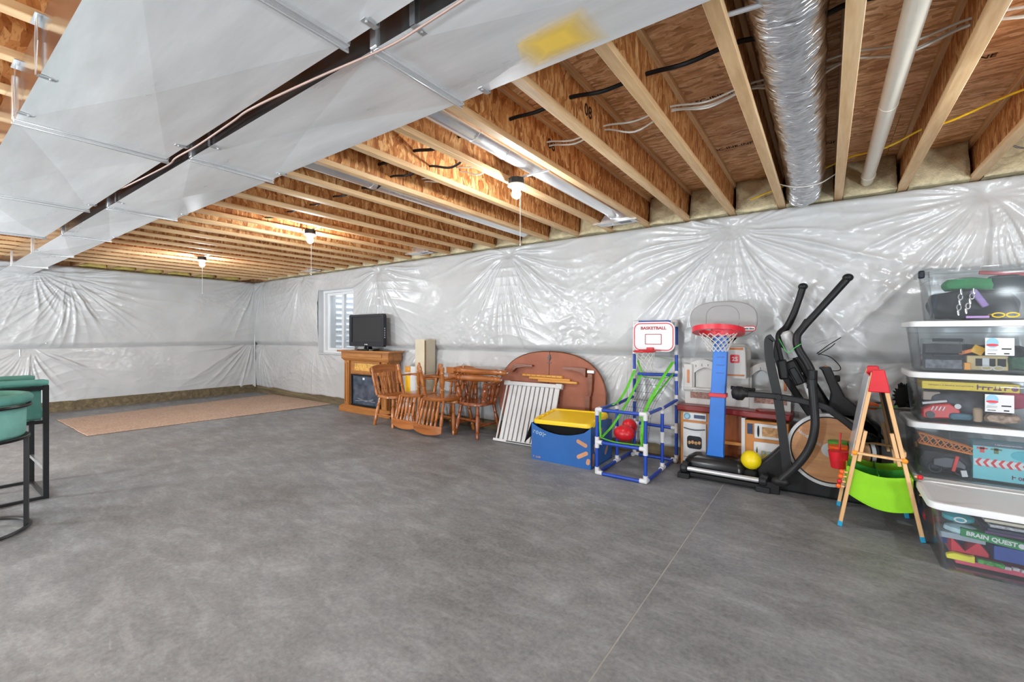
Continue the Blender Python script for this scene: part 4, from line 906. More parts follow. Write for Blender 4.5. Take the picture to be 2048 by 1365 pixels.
for i in range(12):
    f = i/11; a = [L(-1.66+.36*f, 3.74, .30), L(-1.62+.28*f, 4.02, .262), L(-1.60+.26*f, 4.2, .56), L(-1.57+.32*f, 4.49, .83)]; mb.tube(bez(a, 4), .0013, 4)
for k in range(14):
    f = k/13; p = bez([L(-1.66,3.74,.30), L(-1.62,4.02,.262), L(-1.6,4.2,.56), L(-1.57,4.49,.83)], 8); q2 = bez([L(-1.30,3.74,.30), L(-1.34,4.02,.262), L(-1.34,4.2,.56), L(-1.25,4.49,.83)], 8); i = int(f*(len(p)-1)); mb.tube([p[i], q2[i]], .0013, 4)
mb.build('ramp_net', netk, t)
tag(MB().ball((0,0,0), .085, 24, 16, (1.15,1,.88)).build('toy_ball', redp, loc=(-1.53, 3.95, .352)), 'larger red ball lying in the green webbing pocket', 'ball', 'red balls in the arcade pocket')
tag(MB().ball((0,0,0), .07, 24, 16).build('toy_ball', redp, loc=(-1.525, 4.065, .40)), 'smaller red ball behind the other in the webbing pocket', 'ball', 'red balls in the arcade pocket')

# ------------------------------------------------------------------ play kitchen
kt = plain('kitchen_tan', c8(204,134,66), .5, var=.06); kw = plain('kitchen_grey_white', c8(220,217,212), .45, var=.03); kr = plain('kitchen_maroon', c8(126,30,28), .35, var=.06); kwht = plain('kitchen_white', c8(236,236,236), .4, var=.02)
kb = woodm('kitchen_slats', c8(120,58,26), c8(158,86,42), c8(184,110,60), 'z', .5); stone = plain('brick_print', c8(150,112,100), .6, var=.5, vs=55); food = plain('food_print', c8(196,150,100), .5, var=.5, vs=35)
dk = plain('dark_print', c8(38,40,48), .3, var=.3, vs=50)
t = T('play_kitchen', 'tan and maroon toy play kitchen with white oven against the wall', 'toy kitchen', (-.70, 4.395, 0))
MB().bx(-.44,-.16,0,.20,0,.545).build('oven_cabinet', kt, t, bevel=.01); MB().bx(.115,.445,-.02,.20,0,.52).build('fridge_cabinet', kt, t, bevel=.01)
MB().bx(-.16,.115,.10,.20,0,.54).build('shelf_back', kb, t); MB().bx(-.16,.115,.01,.12,.27,.30).build('shelf', kt, t, bevel=.004); MB().bx(-.16,.115,.02,.12,.0,.05).build('shelf', kt, t); MB().bx(-.10,.08,.09,.101,.09,.22).build('shelf_panel', kb, t, bevel=.006)
MB().bx(-.16,-.125,.0,.12,.02,.54).build('cabinet_side', kwht, t); MB().bx(.085,.115,-.005,.12,.02,.53).build('cabinet_side', kwht, t)
mb = MB(); mb.prism([(-.47,-.035),(-.10,-.035),(-.02,-.01),(.06,-.03),(.14,-.06),(.46,-.06),(.475,.0),(.475,.2),(-.47,.2)], .545, .60, 'xy'); mb.build('countertop', kr, t, bevel=.012, seg=3)
MB().prism(rr(.20,.10,.04,5,.29,.06), .601, .612, 'xy').build('sink_rim', kr, t)
od = MB().bx(-.415,-.205,-.018,0,.06,.44).build('oven_door', kwht, t, bevel=.008)
MB().prism([(u, v) for u, v in rr(.13,.12,.025,4,-.31,.255)], -.021, -.017, 'xz').build('oven_window', dk, od)
mb = MB(); [mb.ball((-.355+.03*i,-.020,.25+.006*(i % 2)), .016, 10, 6, (1,.3,1.1)) for i in range(4)]; mb.build('muffin_print', food, od)
MB().tube(bez([(-.405,-.018,.385),(-.31,-.034,.375),(-.215,-.018,.385)], 6), .005, 8).build('door_handle', plain('grey_line', c8(70,72,78), .4), od); MB().bx(-.405,-.215,-.020,-.0175,.11,.114).build('door_seam', plain('grey_line', c8(70,72,78), .4), od)
MB().bx(-.415,-.205,-.012,0,.46,.535).build('control_panel', kwht, t, bevel=.005)
MB().lb((-.375,-.012,.498), (-.375,-.032,.498), [(0,.030),(.5,.028),(1,.020)], 20).build('knob', plain('knob_blue', c8(140,190,214), .3), t); MB().bx(-.315,-.215,-.014,-.0115,.482,.515).build('clock_display', plain('display_navy', c8(36,58,96), .3, var=.4, vs=60), t)
mw = MB().bx(.19,.40,-.045,-.02,.37,.50).build('microwave_door', kwht, t, bevel=.006); MB().bx(.25,.385,-.047,-.0445,.395,.475).build('microwave_window', food, mw); MB().prism(ell(.008,.05,14,.222,.435), -.050,-.0445,'xz').build('door_handle', dk, mw); MB().bx(.135,.175,-.030,-.0195,.40,.49).build('keypad', plain('display_navy', c8(36,58,96), .3, var=.4, vs=60), t)
fr = MB().bx(.185,.42,-.045,-.02,.03,.34).build('fridge_door', kwht, t, bevel=.006); MB().bx(.245,.37,-.047,-.0445,.09,.27).build('fridge_picture', plain('produce_print', c8(216,196,120), .5, var=.6, vs=22), fr); MB().prism(ell(.005,.10,14,.212,.20), -.050,-.0445,'xz').build('door_handle', dk, fr)
mb = MB()
for i in range(3): mb.bx(.255+.035*i,.28+.035*i,-.048,-.0465,.245,.27)
mb.build('printed_bottle', plain('cool_print', c8(150,180,190), .5, var=.4, vs=50), fr)
# splashback with arches and hood
def arch(x0, x1, z0, z1, rise, n=14): return [(x0,z0)]+[(x0+(x1-x0)*i/n, z1+rise*math.sin(PI*i/n)) for i in range(n+1)]+[(x1,z0)]
for x0, x1 in ((-.43,-.10), (.12,.45)):
    o1 = arch(x0, x1, .60, .96, .07); c_ = (x0+x1)/2; o2 = arch(x0+.085, x1-.03 if x0 < 0 else x1-.085, .76, .90, .055); o2 = [(a if x0 < 0 else a-.055, z) for a, z in o2]
    MB().ring(o1, o2, .13, .20).build('splashback', kw, t, ang=30)
    MB().bx(x0-.012,x0+.075,.115,.20,.72,.985).build('pillar', kw, t, bevel=.01) if x0 < 0 else MB().bx(x1-.075,x1+.012,.115,.20,.70,.97).build('pillar', kw, t, bevel=.01)
    MB().bx(x0-.015, x1+.01, .10, .14, .735, .76).build('ledge', kw, t, bevel=.006)
    MB().bx(x0+.05, x1-.03, .124, .1305, .655, .715).build('stone_print', stone, t)
    if x0 < 0: MB().bx(x0+.09, x1-.02, .16, .17, .76, .95).build('back_sheet', kw, t)
    mb = MB()
    for i in range(4): mb.box((x0+.10+.055*i, .128, .952+.028*math.sin(PI*(i+1)/5)), (.003,.004,.02))
    mb.build('utensil_hook', dk, t)
orange = plain('orange_trim', c8(206,120,60), .4)
MB().bx(-.408,-.388,.109,.1155,.80,.93).build('orange_trim', orange, t, bevel=.002); MB().bx(.40,.42,.109,.1155,.78,.91).build('orange_trim', orange, t, bevel=.002)
hd = [(-.10,.60),(-.10,1.13),(-.02,1.185),(.09,1.185),(.14,1.13),(.135,.60)]
MB().prism(hd, .12, .20, 'xz').build('hood_back', kw, t, bevel=.012)
MB().loft([[(x*k+.02, y, z) for x, y in ((-.10,.12),(.10,.12),(.10,.0),(.06,-.02),(-.06,-.02),(-.10,.0))] for k, z in ((.98,.88),(1.0,.91),(.95,1.10),(.9,1.16))]).build('hood', kw, t, ang=50)
MB().bx(-.06,.10,-.022,-.0,1.135,1.155).build('orange_trim', orange, t, bevel=.004); MB().bx(-.07,.11,-.024,-.002,.902,.915).build('orange_trim', orange, t, bevel=.004)
lgp = MB().prism(rr(.075,.075,.012,4,.035,1.055), -.024, -.019, 'xz').build('logo_plate', redp, t); text('lettering', '2S', .05, facing((.035,-.0245,1.052)), fit, lgp, .0006, bold=.001)

# ------------------------------------------------------------------ grey and blue toddler hoop
t = T('toddler_hoop', 'toddler basketball hoop with blue post, grey backboard and red rim', 'toy hoop', (-.80, 4.24, 0))
bp = plain('post_blue', c8(28,112,206), .4, var=.05); gb = plain('backboard_grey', c8(150,149,149), .5, var=.03); blkp = plain('black_gloss', (.02,.02,.022), .22, var=.1)
MB().loft([[(x*k, y*k, z) for x, y in rr(.50,.20,.07,5)] for k, z in ((.98,.0),(1.0,.02),(1.0,.13),(.9,.17),(.72,.195),(.4,.20))]).build('base', blkp, t, ang=40)
MB().loft([[(sx_*w_+xo, sy_*.035+yo, z) for sx_, sy_ in ((-1,-1),(1,-1),(1,1),(-1,1))] for z, w_, xo, yo in ((.19,.072,.0,.0),(.24,.066,.002,.0),(.70,.060,.02,.01),(1.26,.056,.045,.02))]).build('post', bp, t, bevel=.006, smooth=False)
for z in (.86,.93,1.0,1.07): MB().bx(.0+.02*(z-.5),.065+.02*(z-.5),-.022,-.016,z,z+.008).build('post_rib', plain('post_blue_dark', c8(20,84,160), .4), t)
MB().loft([[(sx_*.072+.02, sy_*.045+.008, z) for sx_, sy_ in ((-1,-1),(1,-1),(1,1),(-1,1))] for z in (.72,.755)]).build('height_collar', redp, t, bevel=.004)
bb = [(x, z) for x, z in ell(.275,.165,48,.05,1.405,2.7)]
b1 = MB().prism(bb, .03, .065, 'xz').build('backboard', gb, t, bevel=.012, seg=3)
MB().loft([[(x, .05, z) for x, z in ((-.08,1.25),(.17,1.25),(.17,1.3),(-.08,1.3))], [(x, .05, z) for x, z in ((-.02,1.19),(.12,1.19),(.12,1.3),(-.02,1.3))]]).build('backboard_foot', gb, b1)
il = [(x, z) for x, z in ell(.135,.125,40,.05,1.405,2.8) if True]; MB().tube([(x, .029, z) for x, z in il if z > 1.32], .0025, 6).build('backboard_groove', plain('groove_grey', c8(134,132,132), .5), b1)
lg2 = MB().prism(rr(.105,.045,.022,5,.262,1.325), .022, .031, 'xz').build('logo_plate', redp, b1); MB().prism(rr(.092,.033,.016,5,.262,1.325), .020, .0225, 'xz').build('logo_field', fit, lg2); text('lettering', 'little tikes', .020, facing((.262,.0195,1.324)), plain('black_print', (.02,.02,.02), .5), lg2, .0005, bold=.0006)
rm = MB().loft([[((.205 if o_ else .150)*math.cos(2*PI*k/48)+.05, -.165+(.19 if o_ else .14)*math.sin(2*PI*k/48), z-.2*(-.165+(.19 if o_ else .14)*math.sin(2*PI*k/48))) for o_, z in ((1,1.250),(1,1.292),(0,1.297),(0,1.257))] for k in range(48)]+[[((.205 if o_ else .150)+.05, -.165, z+.033) for o_, z in ((1,1.250),(1,1.292),(0,1.297),(0,1.257))]], caps=False).build('rim', plain('rim_red', c8(214,38,54), .35), t, ang=50)
MB().bx(-.04,.14,.0,.04,1.27,1.32).build('rim_mount', plain('rim_red', c8(214,38,54), .35), rm, bevel=.006)
net(.05, -.165, 1.285, 1.13, .150, .075, 14, netw, t, .0028)
tag(MB().ball((0,0,0), .078, 28, 18).build('toy_ball', plain('yellow_ball', c8(240,214,20), .4, var=.04), loc=(-.515, 4.20, .215)), 'yellow ball resting between the hoop base and the elliptical', 'ball')
tag(MB().loft([[(x*k, y*k, z) for x, y in rr(.10,.10,.03,4)] for k, z in ((1,0),(1,.12),(.6,.137))]).build('foam_block', plain('black_foam', (.02,.02,.02), .8), loc=(-.515, 4.20, 0)), 'small black block under the yellow ball', 'block')

# ------------------------------------------------------------------ elliptical trainer
EX = Vector((-.10, 4.22, 0)); e = lambda x, y, z: Vector((x, y, z))-EX
t = T('elliptical_trainer', 'black elliptical trainer with round woodgrain flywheel cover', 'elliptical', EX+Vector((0, .03, 0)))
bk = plain('trainer_black', (.020,.020,.022), .42, var=.15); bk2 = plain('trainer_charcoal', (.030,.031,.034), .4, var=.1); slv = plain('trainer_silver', (.62,.63,.64), .3, .5, var=.05); lightg = plain('trainer_light_grey', c8(214,214,216), .35, var=.03)
wooddisc = woodm('woodgrain_disc', c8(166,112,70), c8(192,138,92), c8(212,162,116), 'x', .4, 16, .05)
sp = lambda pts: [(x+.10, z) for x, z in pts]
MB().prism(sp([(-.47,.0),(-.47,.15),(-.45,.20),(-.40,.25),(-.14,.55),(.02,.68),(.20,.68),(.33,.60),(.34,.0)]), -.06, .075, 'xz').build('shroud', bk, t, bevel=.02, seg=3)
MB().loft([[e(x0,4.16,z0), e(x1,4.16,z1), e(x1,4.30,z1), e(x0,4.30,z0)] for x0, z0, x1, z1 in ((.36,.50,.0,.60),(.24,.68,.03,.82),(.12,.80,.02,.86),(.075,.90,.0,.92),(.03,1.02,-.03,1.0),(-.02,1.02,-.05,1.01))]).build('neck_shroud', bk2, t, bevel=.01)
cyd = 4.145-.02; ctr = (.022, .392)
def disc(r0, r1, y0, y1, nm, m): 
    if r0 > 0: MB().ring(ell(r1,r1,64,ctr[0]+.10,ctr[1]), ell(r0,r0,64,ctr[0]+.10,ctr[1]), y0-EX.y, y1-EX.y).build(nm, m, t, ang=30)
    else: MB().prism(ell(r1,r1,64,ctr[0]+.10,ctr[1]), y0-EX.y, y1-EX.y, 'xz').build(nm, m, t, ang=30)
disc(0, .262, 4.115, 4.17, 'flywheel', bk); disc(.255, .278, 4.105, 4.16, 'flywheel_trim', slv); disc(0, .245, 4.108, 4.116, 'woodgrain_cover', wooddisc); disc(0, .052, 4.102, 4.109, 'hub_cap', lightg)
text('lettering', 'NordicTrack', .034, Matrix.Translation(e(-.105,4.1075,.470)) @ Euler((PI/2,0,0)).to_matrix().to_4x4() @ Matrix.Rotation(-.58, 4, 'Z'), lightg, t, .0006, bold=.0008)
MB().cyl(e(-1.02,4.06,.085), e(-.40,4.06,.085), .020, n=14).build('base_rail', slv, t); MB().bx(-.98+.10,-.42+.10,4.05-EX.y,4.12-EX.y,.02,.055).build('base_channel', bk, t, bevel=.006); MB().bx(-.44+.1,-.30+.1,4.04-EX.y,4.16-EX.y,.0,.09).build('base_channel', bk, t, bevel=.006)
for x in (-1.03, -.415):
    mb = MB(); mb.bx(x+.10-.05,x+.10+.05,4.02-EX.y,4.11-EX.y,.0,.045); mb.lb(e(x-.03,4.06,.085), e(x+.03,4.06,.085), [(0,.030),(.2,.042),(.8,.042),(1,.03)], 14); mb.box(e(x+.01,4.06,.125), (.05,.05,.03), (0,.3,0)); mb.build('stabilizer_foot', bk2, t, bevel=.005)
def bar2(pts, w_, d_, nm, m, n=8):
    P = bez(pts, n); MB().loft([[p+Vector((-d2.z*w_/2*s1, s2*d_/2, d2.x*w_/2*s1)) for s1, s2 in ((-1,-1),(1,-1),(1,1),(-1,1))] for p, d2 in [(e(*P[i]), (P[min(i+1,len(P)-1)]-P[max(i-1,0)]).normalized()) for i in range(len(P))]]).build(nm, m, t, bevel=.008, ang=50)
bar2([(-.345,4.06,1.25),(-.375,4.06,1.22),(-.365,4.06,1.05),(-.31,4.06,.75),(-.275,4.06,.45),(-.245,4.06,.16)], .062, .035, 'pedal_link', bk2)
bar2([(-.335,4.40,1.23),(-.34,4.40,1.1),(-.30,4.40,.95),(-.22,4.40,.80),(-.10,4.40,.60)], .055, .03, 'pedal_link', bk)
MB().tube([e(*p) for p in bez([(-.088,4.02,.93),(-.075,4.01,.75),(-.068,4.0,.58),(-.10,4.0,.42),(-.18,4.0,.27),(-.29,4.0,.13)], 8)], [.030]*8+[.029]*24+[.027]*9, 14).build('swing_arm', bk2, t)
MB().ball(e(-.29,4.0,.12), .05, 16, 10, (1.3,.6,.75)).build('swing_joint', bk, t)
bar2([(-.56,4.035,.785),(-.30,4.035,.78),(-.04,4.035,.738),(.06,4.035,.68),(.17,4.035,.585),(.24,4.035,.52)], .046, .035, 'pedal_arm', bk2)
MB().loft([[e(x,4.035+.05*r*math.cos(2*PI*k/16)*10/10, .787+.060*r*math.sin(2*PI*k/16)) for k in range(16)] for x, r in ((-.645,.2),(-.635,.75),(-.60,1.0),(-.56,.95),(-.54,.5),(-.52,.5))]).build('pedal_arm_grip', bk, t, ang=60)
MB().ball(e(.235,4.04,.53), .05, 14, 10, (1.3,.7,.8)).build('pedal_joint', bk, t); MB().cyl(e(-.305,4.0,.78), e(-.305,4.03,.78), .022).build('pivot_bolt', bk, t)
MB().cyl(e(-.69,4.30,.80), e(-.50,4.30,.79), .016, n=10).build('far_pedal_grip', bk, t)
for pts, kn, nm in (([(.127,4.16,1.69),(-.039,4.16,1.471),(-.15,4.16,1.325),(-.188,4.15,1.255),(-.178,4.14,1.16),(-.12,4.12,1.05),(-.092,4.10,.98),(-.088,4.08,.90)], (.135,4.16,1.705), 'handlebar'), ([(-.160,4.38,1.66),(-.19,4.38,1.55),(-.225,4.38,1.44),(-.27,4.38,1.34),(-.32,4.36,1.275),(-.308,4.34,1.205),(-.21,4.32,1.13),(-.13,4.32,1.03)], (-.157,4.38,1.675), 'handlebar')):
    P = bez([e(*p) for p in pts], 8); o_ = MB().tube(P, [.026+.004*min(1, abs(i-8)/20) for i in range(len(P))], 14).build(nm, bk, t); MB().ball(e(*kn), .036, 16, 10, (1,1,.85)).build('grip_end', bk, o_)
MB().ball(e(-.088,4.07,.905), .042, 14, 10, (.8,.8,1.3)).build('handle_boot', bk, t); MB().cyl(e(-.085,4.05,1.0), e(-.088,4.06,.86), .034, n=14).build('handle_boot', bk, t)
MB().lb(e(-.275,4.28,1.30), e(-.195,4.28,1.09), [(0,.02),(.08,.045),(.5,.058),(1,.062)], 20).build('console_column', lightg, t)
MB().box(e(-.205,4.26,.965), (.09,.16,.20), (0,-.45,0)).build('console', bk, t, bevel=.012); MB().box(e(-.195,4.22,.94), (.05,.10,.14), (0,-.45,0)).build('console_speaker', bk2, t, bevel=.008)
MB().box(e(-.185,4.30,1.29), (.035,.12,.25), (0,.52,0)).build('tablet_rest', bk, t, bevel=.01); MB().box(e(-.30,4.20,1.08), (.03,.10,.30), (0,-.2,0)).build('bottle_holder', bk, t, bevel=.01)
MB().box(e(-.285,4.16,.99), (.07,.08,.16), (0,-.15,0)).build('seat_pad', bk, t, bevel=.015)
MB().lb(e(-.20,4.28,1.09), e(.02,4.26,.66), [(0,.03),(1,.045)], 14).build('mast', bk, t); bar2([(-.165,4.20,.97),(-.12,4.20,.82),(-.07,4.20,.67)], .022, .03, 'mast_trim', lightg)
MB().tube([e(*p) for p in bez([(-.31,4.12,1.24),(-.25,4.1,1.13),(-.20,4.1,1.17),(-.16,4.12,1.20)], 5)], .003, 5).build('hand_sensor_wire', plain('green_tie', c8(60,190,80), .5), t)
for pts in ([(-.06,4.3,1.12),(.02,4.4,1.19),(.10,4.5,1.25)], [(-.05,4.3,1.11),(.03,4.4,1.17),(.06,4.45,1.2)], [(-.05,4.3,1.12),(.03,4.36,1.09),(.09,4.4,1.02),(.085,4.38,.985),(.0,4.35,.98)]): MB().tube([e(*p) for p in bez(pts, 5)], .0035, 6).build('wire', bk, t)
MB().box(e(.07,4.25,.93), (.04,.06,.05)).build('shroud_knob', bk, t, bevel=.01); MB().box(e(.0,4.28,1.0), (.05,.05,.05), (0,.6,0)).build('mast_cap', wooddisc, t, bevel=.012)

# ------------------------------------------------------------------ easel
beech = woodm('beech', c8(200,150,96), c8(222,176,124), c8(236,196,148), 'z', .45, 12, .05); bluef = plain('blue_foot', c8(40,150,190), .4); ork = plain('orange_knob', c8(244,150,30), .35)
lime = plain('lime_fabric', c8(138,204,24), .75, var=.06, bmp=.2, bs=150); lime_d = plain('green_fabric', c8(40,140,40), .75, var=.06, bmp=.2, bs=150)
OX = Vector((.275, 3.91, 0)); q_ = lambda x, y, z: Vector((x, y, z))-OX
t = T('kids_easel', 'wooden children easel with red corner caps and lime green fabric bins', 'easel', OX)
AP = {-1: (.248, 1.03), 1: (.292, 1.03)}
for y in (3.665, 4.085):
    for s, fx in ((-1, .078), (1, .482 if y < 4 else .455)):
        p, q2 = q_(AP[s][0], y, 1.03), q_(fx, y, .025); MB().bar(q2, p, .022, .034, (0,1,0)).build('leg', beech, t, bevel=.003); MB().bar(q2+(q2-p).normalized()*.024, q2+(p-q2).normalized()*.012, .026, .038, (0,1,0)).build('foot_cap', bluef, t, bevel=.004)
        m1, m2 = q2.lerp(p, .42), q2.lerp(p, .62); off = Vector((-s*.026, 0, 0)); MB().bar(m1+off, m2+off, .02, .03, (0,1,0)).build('side_batten', beech, t, bevel=.003)
    MB().bar(q_(.145,y-.022,.505), q_(.405,y-.022,.49), .014, .030, (0,1,0)).build('spreader', beech, t, bevel=.003)
    for x, z in ((.152,.505), (.398,.49)): MB().ball(q_(x,y-.034,z), .016, 12, 8, (1,.6,1)).build('knob', ork, t)
    MB().prism([(AP[-1][0]-.275-.028,.905),(AP[1][0]-.275+.040,.905),(AP[1][0]-.275+.012,1.05),(AP[-1][0]-.275-.004,1.05)], y-3.91-.024, y-3.91+.018, 'xz').build('corner_cap', redp, t, bevel=.006)
def slab(s, f0, f1, th, nm, m, off=0):
    fx = .078 if s < 0 else .482; A_, B_ = Vector((fx, 0, .025)), Vector((AP[s][0], 0, 1.03)); n_ = Vector((B_.z-A_.z, 0, -(B_.x-A_.x))).normalized(); p, r = A_.lerp(B_, f0), A_.lerp(B_, f1)
    MB().loft([[q_(*(p+n_*(off-th/2)))+Vector((0,3.682,0)), q_(*(p+n_*(off+th/2)))+Vector((0,3.682,0)), q_(*(r+n_*(off+th/2)))+Vector((0,3.682,0)), q_(*(r+n_*(off-th/2)))+Vector((0,3.682,0))], [q_(*(p+n_*(off-th/2)))+Vector((0,4.07,0)), q_(*(p+n_*(off+th/2)))+Vector((0,4.07,0)), q_(*(r+n_*(off+th/2)))+Vector((0,4.07,0)), q_(*(r+n_*(off-th/2)))+Vector((0,4.07,0))]]).build(nm, m, t, smooth=False)
slab(-1, .44, .97, .012, 'whiteboard', plain('whiteboard', c8(226,230,236), .15, var=.02), -.012); slab(1, .44, .97, .012, 'chalkboard', plain('chalkboard', c8(70,66,62), .7, var=.1), .0)
MB().bar(q_(.165,3.68,.56), q_(.165,4.07,.56), .02, .03).build('cross_rail', beech, t); MB().bar(q_(.40,3.68,.52), q_(.40,4.07,.52), .02, .03).build('cross_rail', beech, t)
# fabric bin
def sling(y0, y1, nm, m, d=.0):
    rings = []
    for i in range(9):
        f = i/8; x = .118+.318*f; zt = .405-.035*math.sin(PI*f)-(.02*f); zb = .225-.055*f-.045*math.sin(PI*f); rings.append([q_(x,y0,zb), q_(x,y0,zt), q_(x,y1,zt), q_(x,y1,zb)])
    MB().loft(rings).build(nm, m, t, ang=60)
sling(3.672, 3.677, 'bin_front', lime); sling(4.062, 4.067, 'bin_rear', lime); sling(3.87, 3.875, 'bin_divider', lime_d)
rings = [[q_(.118+.318*i/8, 3.677, .225-.055*i/8-.045*math.sin(PI*i/8)), q_(.118+.318*i/8, 4.062, .225-.055*i/8-.045*math.sin(PI*i/8)), q_(.118+.318*i/8, 4.062, .23-.055*i/8-.045*math.sin(PI*i/8)), q_(.118+.318*i/8, 3.677, .23-.055*i/8-.045*math.sin(PI*i/8))] for i in range(9)]
MB().loft(rings).build('bin_bottom', lime_d, t, ang=60)
MB().bx(.275-.275,.279-.275,3.68-3.91,4.062-3.91,.15,.37).build('bin_divider', lime_d, t); MB().bx(.112-.275,.118-.275,3.672-3.91,4.067-3.91,.225,.40).build('bin_side', lime, t); MB().bx(.436-.275,.442-.275,3.672-3.91,4.067-3.91,.165,.375).build('bin_side', lime, t)
MB().tube([q_(.118+.318*i/12, 3.67, .225-.055*i/12-.045*math.sin(PI*i/12)) for i in range(13)], .005, 6).build('bin_piping', lime, t)
# cups and beads on the side rails
MB().lb(q_(.075,3.86,.335), q_(.07,3.86,.455), [(0,.042),(.02,.047),(1,.060)], 20).build('paint_cup', redp, t); MB().lb(q_(.075,3.97,.345), q_(.07,3.97,.47), [(0,.042),(.02,.047),(1,.060)], 20).build('paint_cup', plain('orange_cup', c8(240,100,30), .35), t); MB().lb(q_(.075,4.08,.345), q_(.07,4.08,.48), [(0,.042),(.02,.047),(1,.060)], 20).build('paint_cup', plain('green_cup', c8(60,170,60), .35), t)
br = MB().cyl(q_(.075,3.90,.40), q_(.085,3.91,.575), .006, n=8).build('paint_brush', redp, t)
for xx, zz in ((.118,.36), (.112,.33), (.106,.295), (.10,.262), (.446,.395), (.462,.315), (.468,.285)):
    MB().ball(q_(xx+(-.032 if xx < .3 else .026),3.668,zz), .0155, 12, 8).build('bead', redp if int(zz*1000) % 2 else plain('orange_cup', c8(240,100,30), .35), t); MB().cyl(q_(xx+(-.032 if xx < .3 else .026),3.668,zz), q_(xx,3.668,zz), .006, n=8).build('bead_rod', beech, t)
# ------------------------------------------------------------------ fabric basket and grey cube behind the easel
gf = plain('grey_fabric', c8(150,146,142), .9, var=.08, bmp=.3, bs=160)
t = T('fabric_basket', 'grey fabric toy basket behind the easel', 'basket', (.385, 4.465, 0))
out = lambda k, z, r=0: [(x*k, y*k, z+r*math.sin(x*20)*.02) for x, y in rr(.30,.26,.06,4)]
MB().loft([out(.8,0), out(.9,.30), out(1.0,.62), out(1.12,.72,1), out(1.06,.72,1), out(.95,.62), out(.85,.3), out(.78,.02)]).build('basket_body', gf, t, ang=60)
MB().tube([(x*1.09, y*1.09, .722) for x, y in rr(.30,.26,.06,4)], .008, 6, closed=True).build('basket_hem', plain('dark_hem', c8(96,92,88), .9), t)
for nm, lab, mt, c_, r_, sc in (('toy_ball', 'orange ball on top of the grey fabric basket', plain('orange_toy', c8(230,104,36), .5), (.29,4.47,.70), .06, (1,1,.7)), ('toy_ball', 'green ball on top of the grey fabric basket', plain('green_toy', c8(90,190,60), .5), (.39,4.40,.70), .06, (1.2,1,.6)), ('plush_toy', 'black fluffy plush toy on top of the grey fabric basket', plain('black_plush', (.015,.016,.015), .95, bmp=.8, bs=60), (.485,4.50,.79), .075, (.7,.8,1.2))):
    o_ = MB().ball((0,0,0), r_, 20, 12, sc); 
    if nm == 'plush_toy':
        for k in range(40):
            a, b_ = random.uniform(0, 2*PI), random.uniform(.2, 2.2); d_ = Vector((math.sin(b_)*math.cos(a)*.7, math.sin(b_)*math.sin(a)*.8, math.cos(b_)*1.2)); o_.cyl(d_*.065, d_*.098, .012, .003, 5)
    tag(o_.build(nm, mt, loc=c_), lab, 'toy')
tag(MB().ball((0,0,0), .13, 16, 10, (1,.8,.45)).build('toy_pile', plain('toy_fabric_mix', c8(150,140,120), .8, var=.5, vs=12), loc=(.375,4.455,.60)), 'heap of folded cloth inside the grey fabric basket', 'cloth')
tag(MB().loft([[(x*k, y*k, z) for x, y in rr(.13,.20,.02,3)] for k, z in ((.9,0),(1,.3),(1.05,.62),(1.0,.68))]).build('laundry_bin', plain('grey_plastic_bin', c8(168,168,166), .6, var=.06), loc=(.66,4.48,0)), 'narrow grey plastic bin between the fabric basket and the tote stack', 'bin')
# ------------------------------------------------------------------ clear storage bins and what is in them
clr = clearm('clear_plastic', (.93,.95,.96), .1, .035, (.80,.83,.86)); lidm = plain('white_lid', c8(232,234,236), .4, var=.02); handle_k = plain('navy_latch', c8(40,44,58), .4)
def bin_(label, x0, y0, z0, W, D, H, lid='white', name='storage_bin'):
    t = T(name, label, 'storage bin', (x0+W/2, y0+D/2, z0), group='clear storage bins')
    def o(k, z, ins=0): return [(x*k-(ins*math.copysign(1, x) if ins else 0), y*k-(ins*math.copysign(1, y) if ins else 0), z) for x, y in rr(W-.05, D-.04, .05, 5)]
    b = MB().loft([o(.90,.002), o(.915,.0), o(.925,.012), o(.99,H-.05), o(1.0,H-.045), o(1.0,H-.012), o(1.02,H-.010), o(1.02,H-.004), o(.99,H-.004), o(.98,H-.045), o(.91,.016), o(.89,.006)]).build('bin_body', clr, t, ang=40)
    for z in (H*.80,): MB().ring([(x*.985, y*.985) for x, y in rr(W-.05,D-.04,.05,5)], [(x*.981, y*.981) for x, y in rr(W-.05,D-.04,.05,5)], z, z+.004, 'xy').build('moulded_rib', clr, b)
    m = lidm if lid == 'white' else clr
    def lo(k, z): return [(x*k, y*k, z) for x, y in rr(W, D, .06, 6)]
    MB().loft([lo(.985,H-.022), lo(1.0,H-.020), lo(1.0,H+.004), lo(.985,H+.014), lo(.94,H+.016), lo(.92,H+.010), lo(.4,H+.011)]).build('lid', m, t, ang=40)
    if lid != 'white': MB().box((-W/2+.0,-.16,H-.02), (.03,.05,.05)).build('latch', handle_k, t, bevel=.008)
    return t
SX, SY = .44, 3.82
bin_('clear bin at the bottom of the tall stack, behind the low front bin', SX+.02, SY+.0, 0, .76, .48, .345)
bin_('clear bin second from the bottom of the stack, with orange lattice toy inside', SX-.01, SY, .362, .78, .48, .335)
bin_('clear bin third from the bottom of the stack, with a yellow game box inside', SX, SY, .714, .77, .48, .305)
bin_('clear bin second from the top of the stack, with small latched cases inside', SX+.005, SY, 1.036, .77, .48, .310)
bin_('clear topmost bin of the stack, full of dark bags', SX+.07, SY+.05, 1.363, .70, .42, .325, 'clear')
bin_('low clear bin with white lid standing on the floor in front of the stack', .455, 3.27, 0, .80, .48, .350)
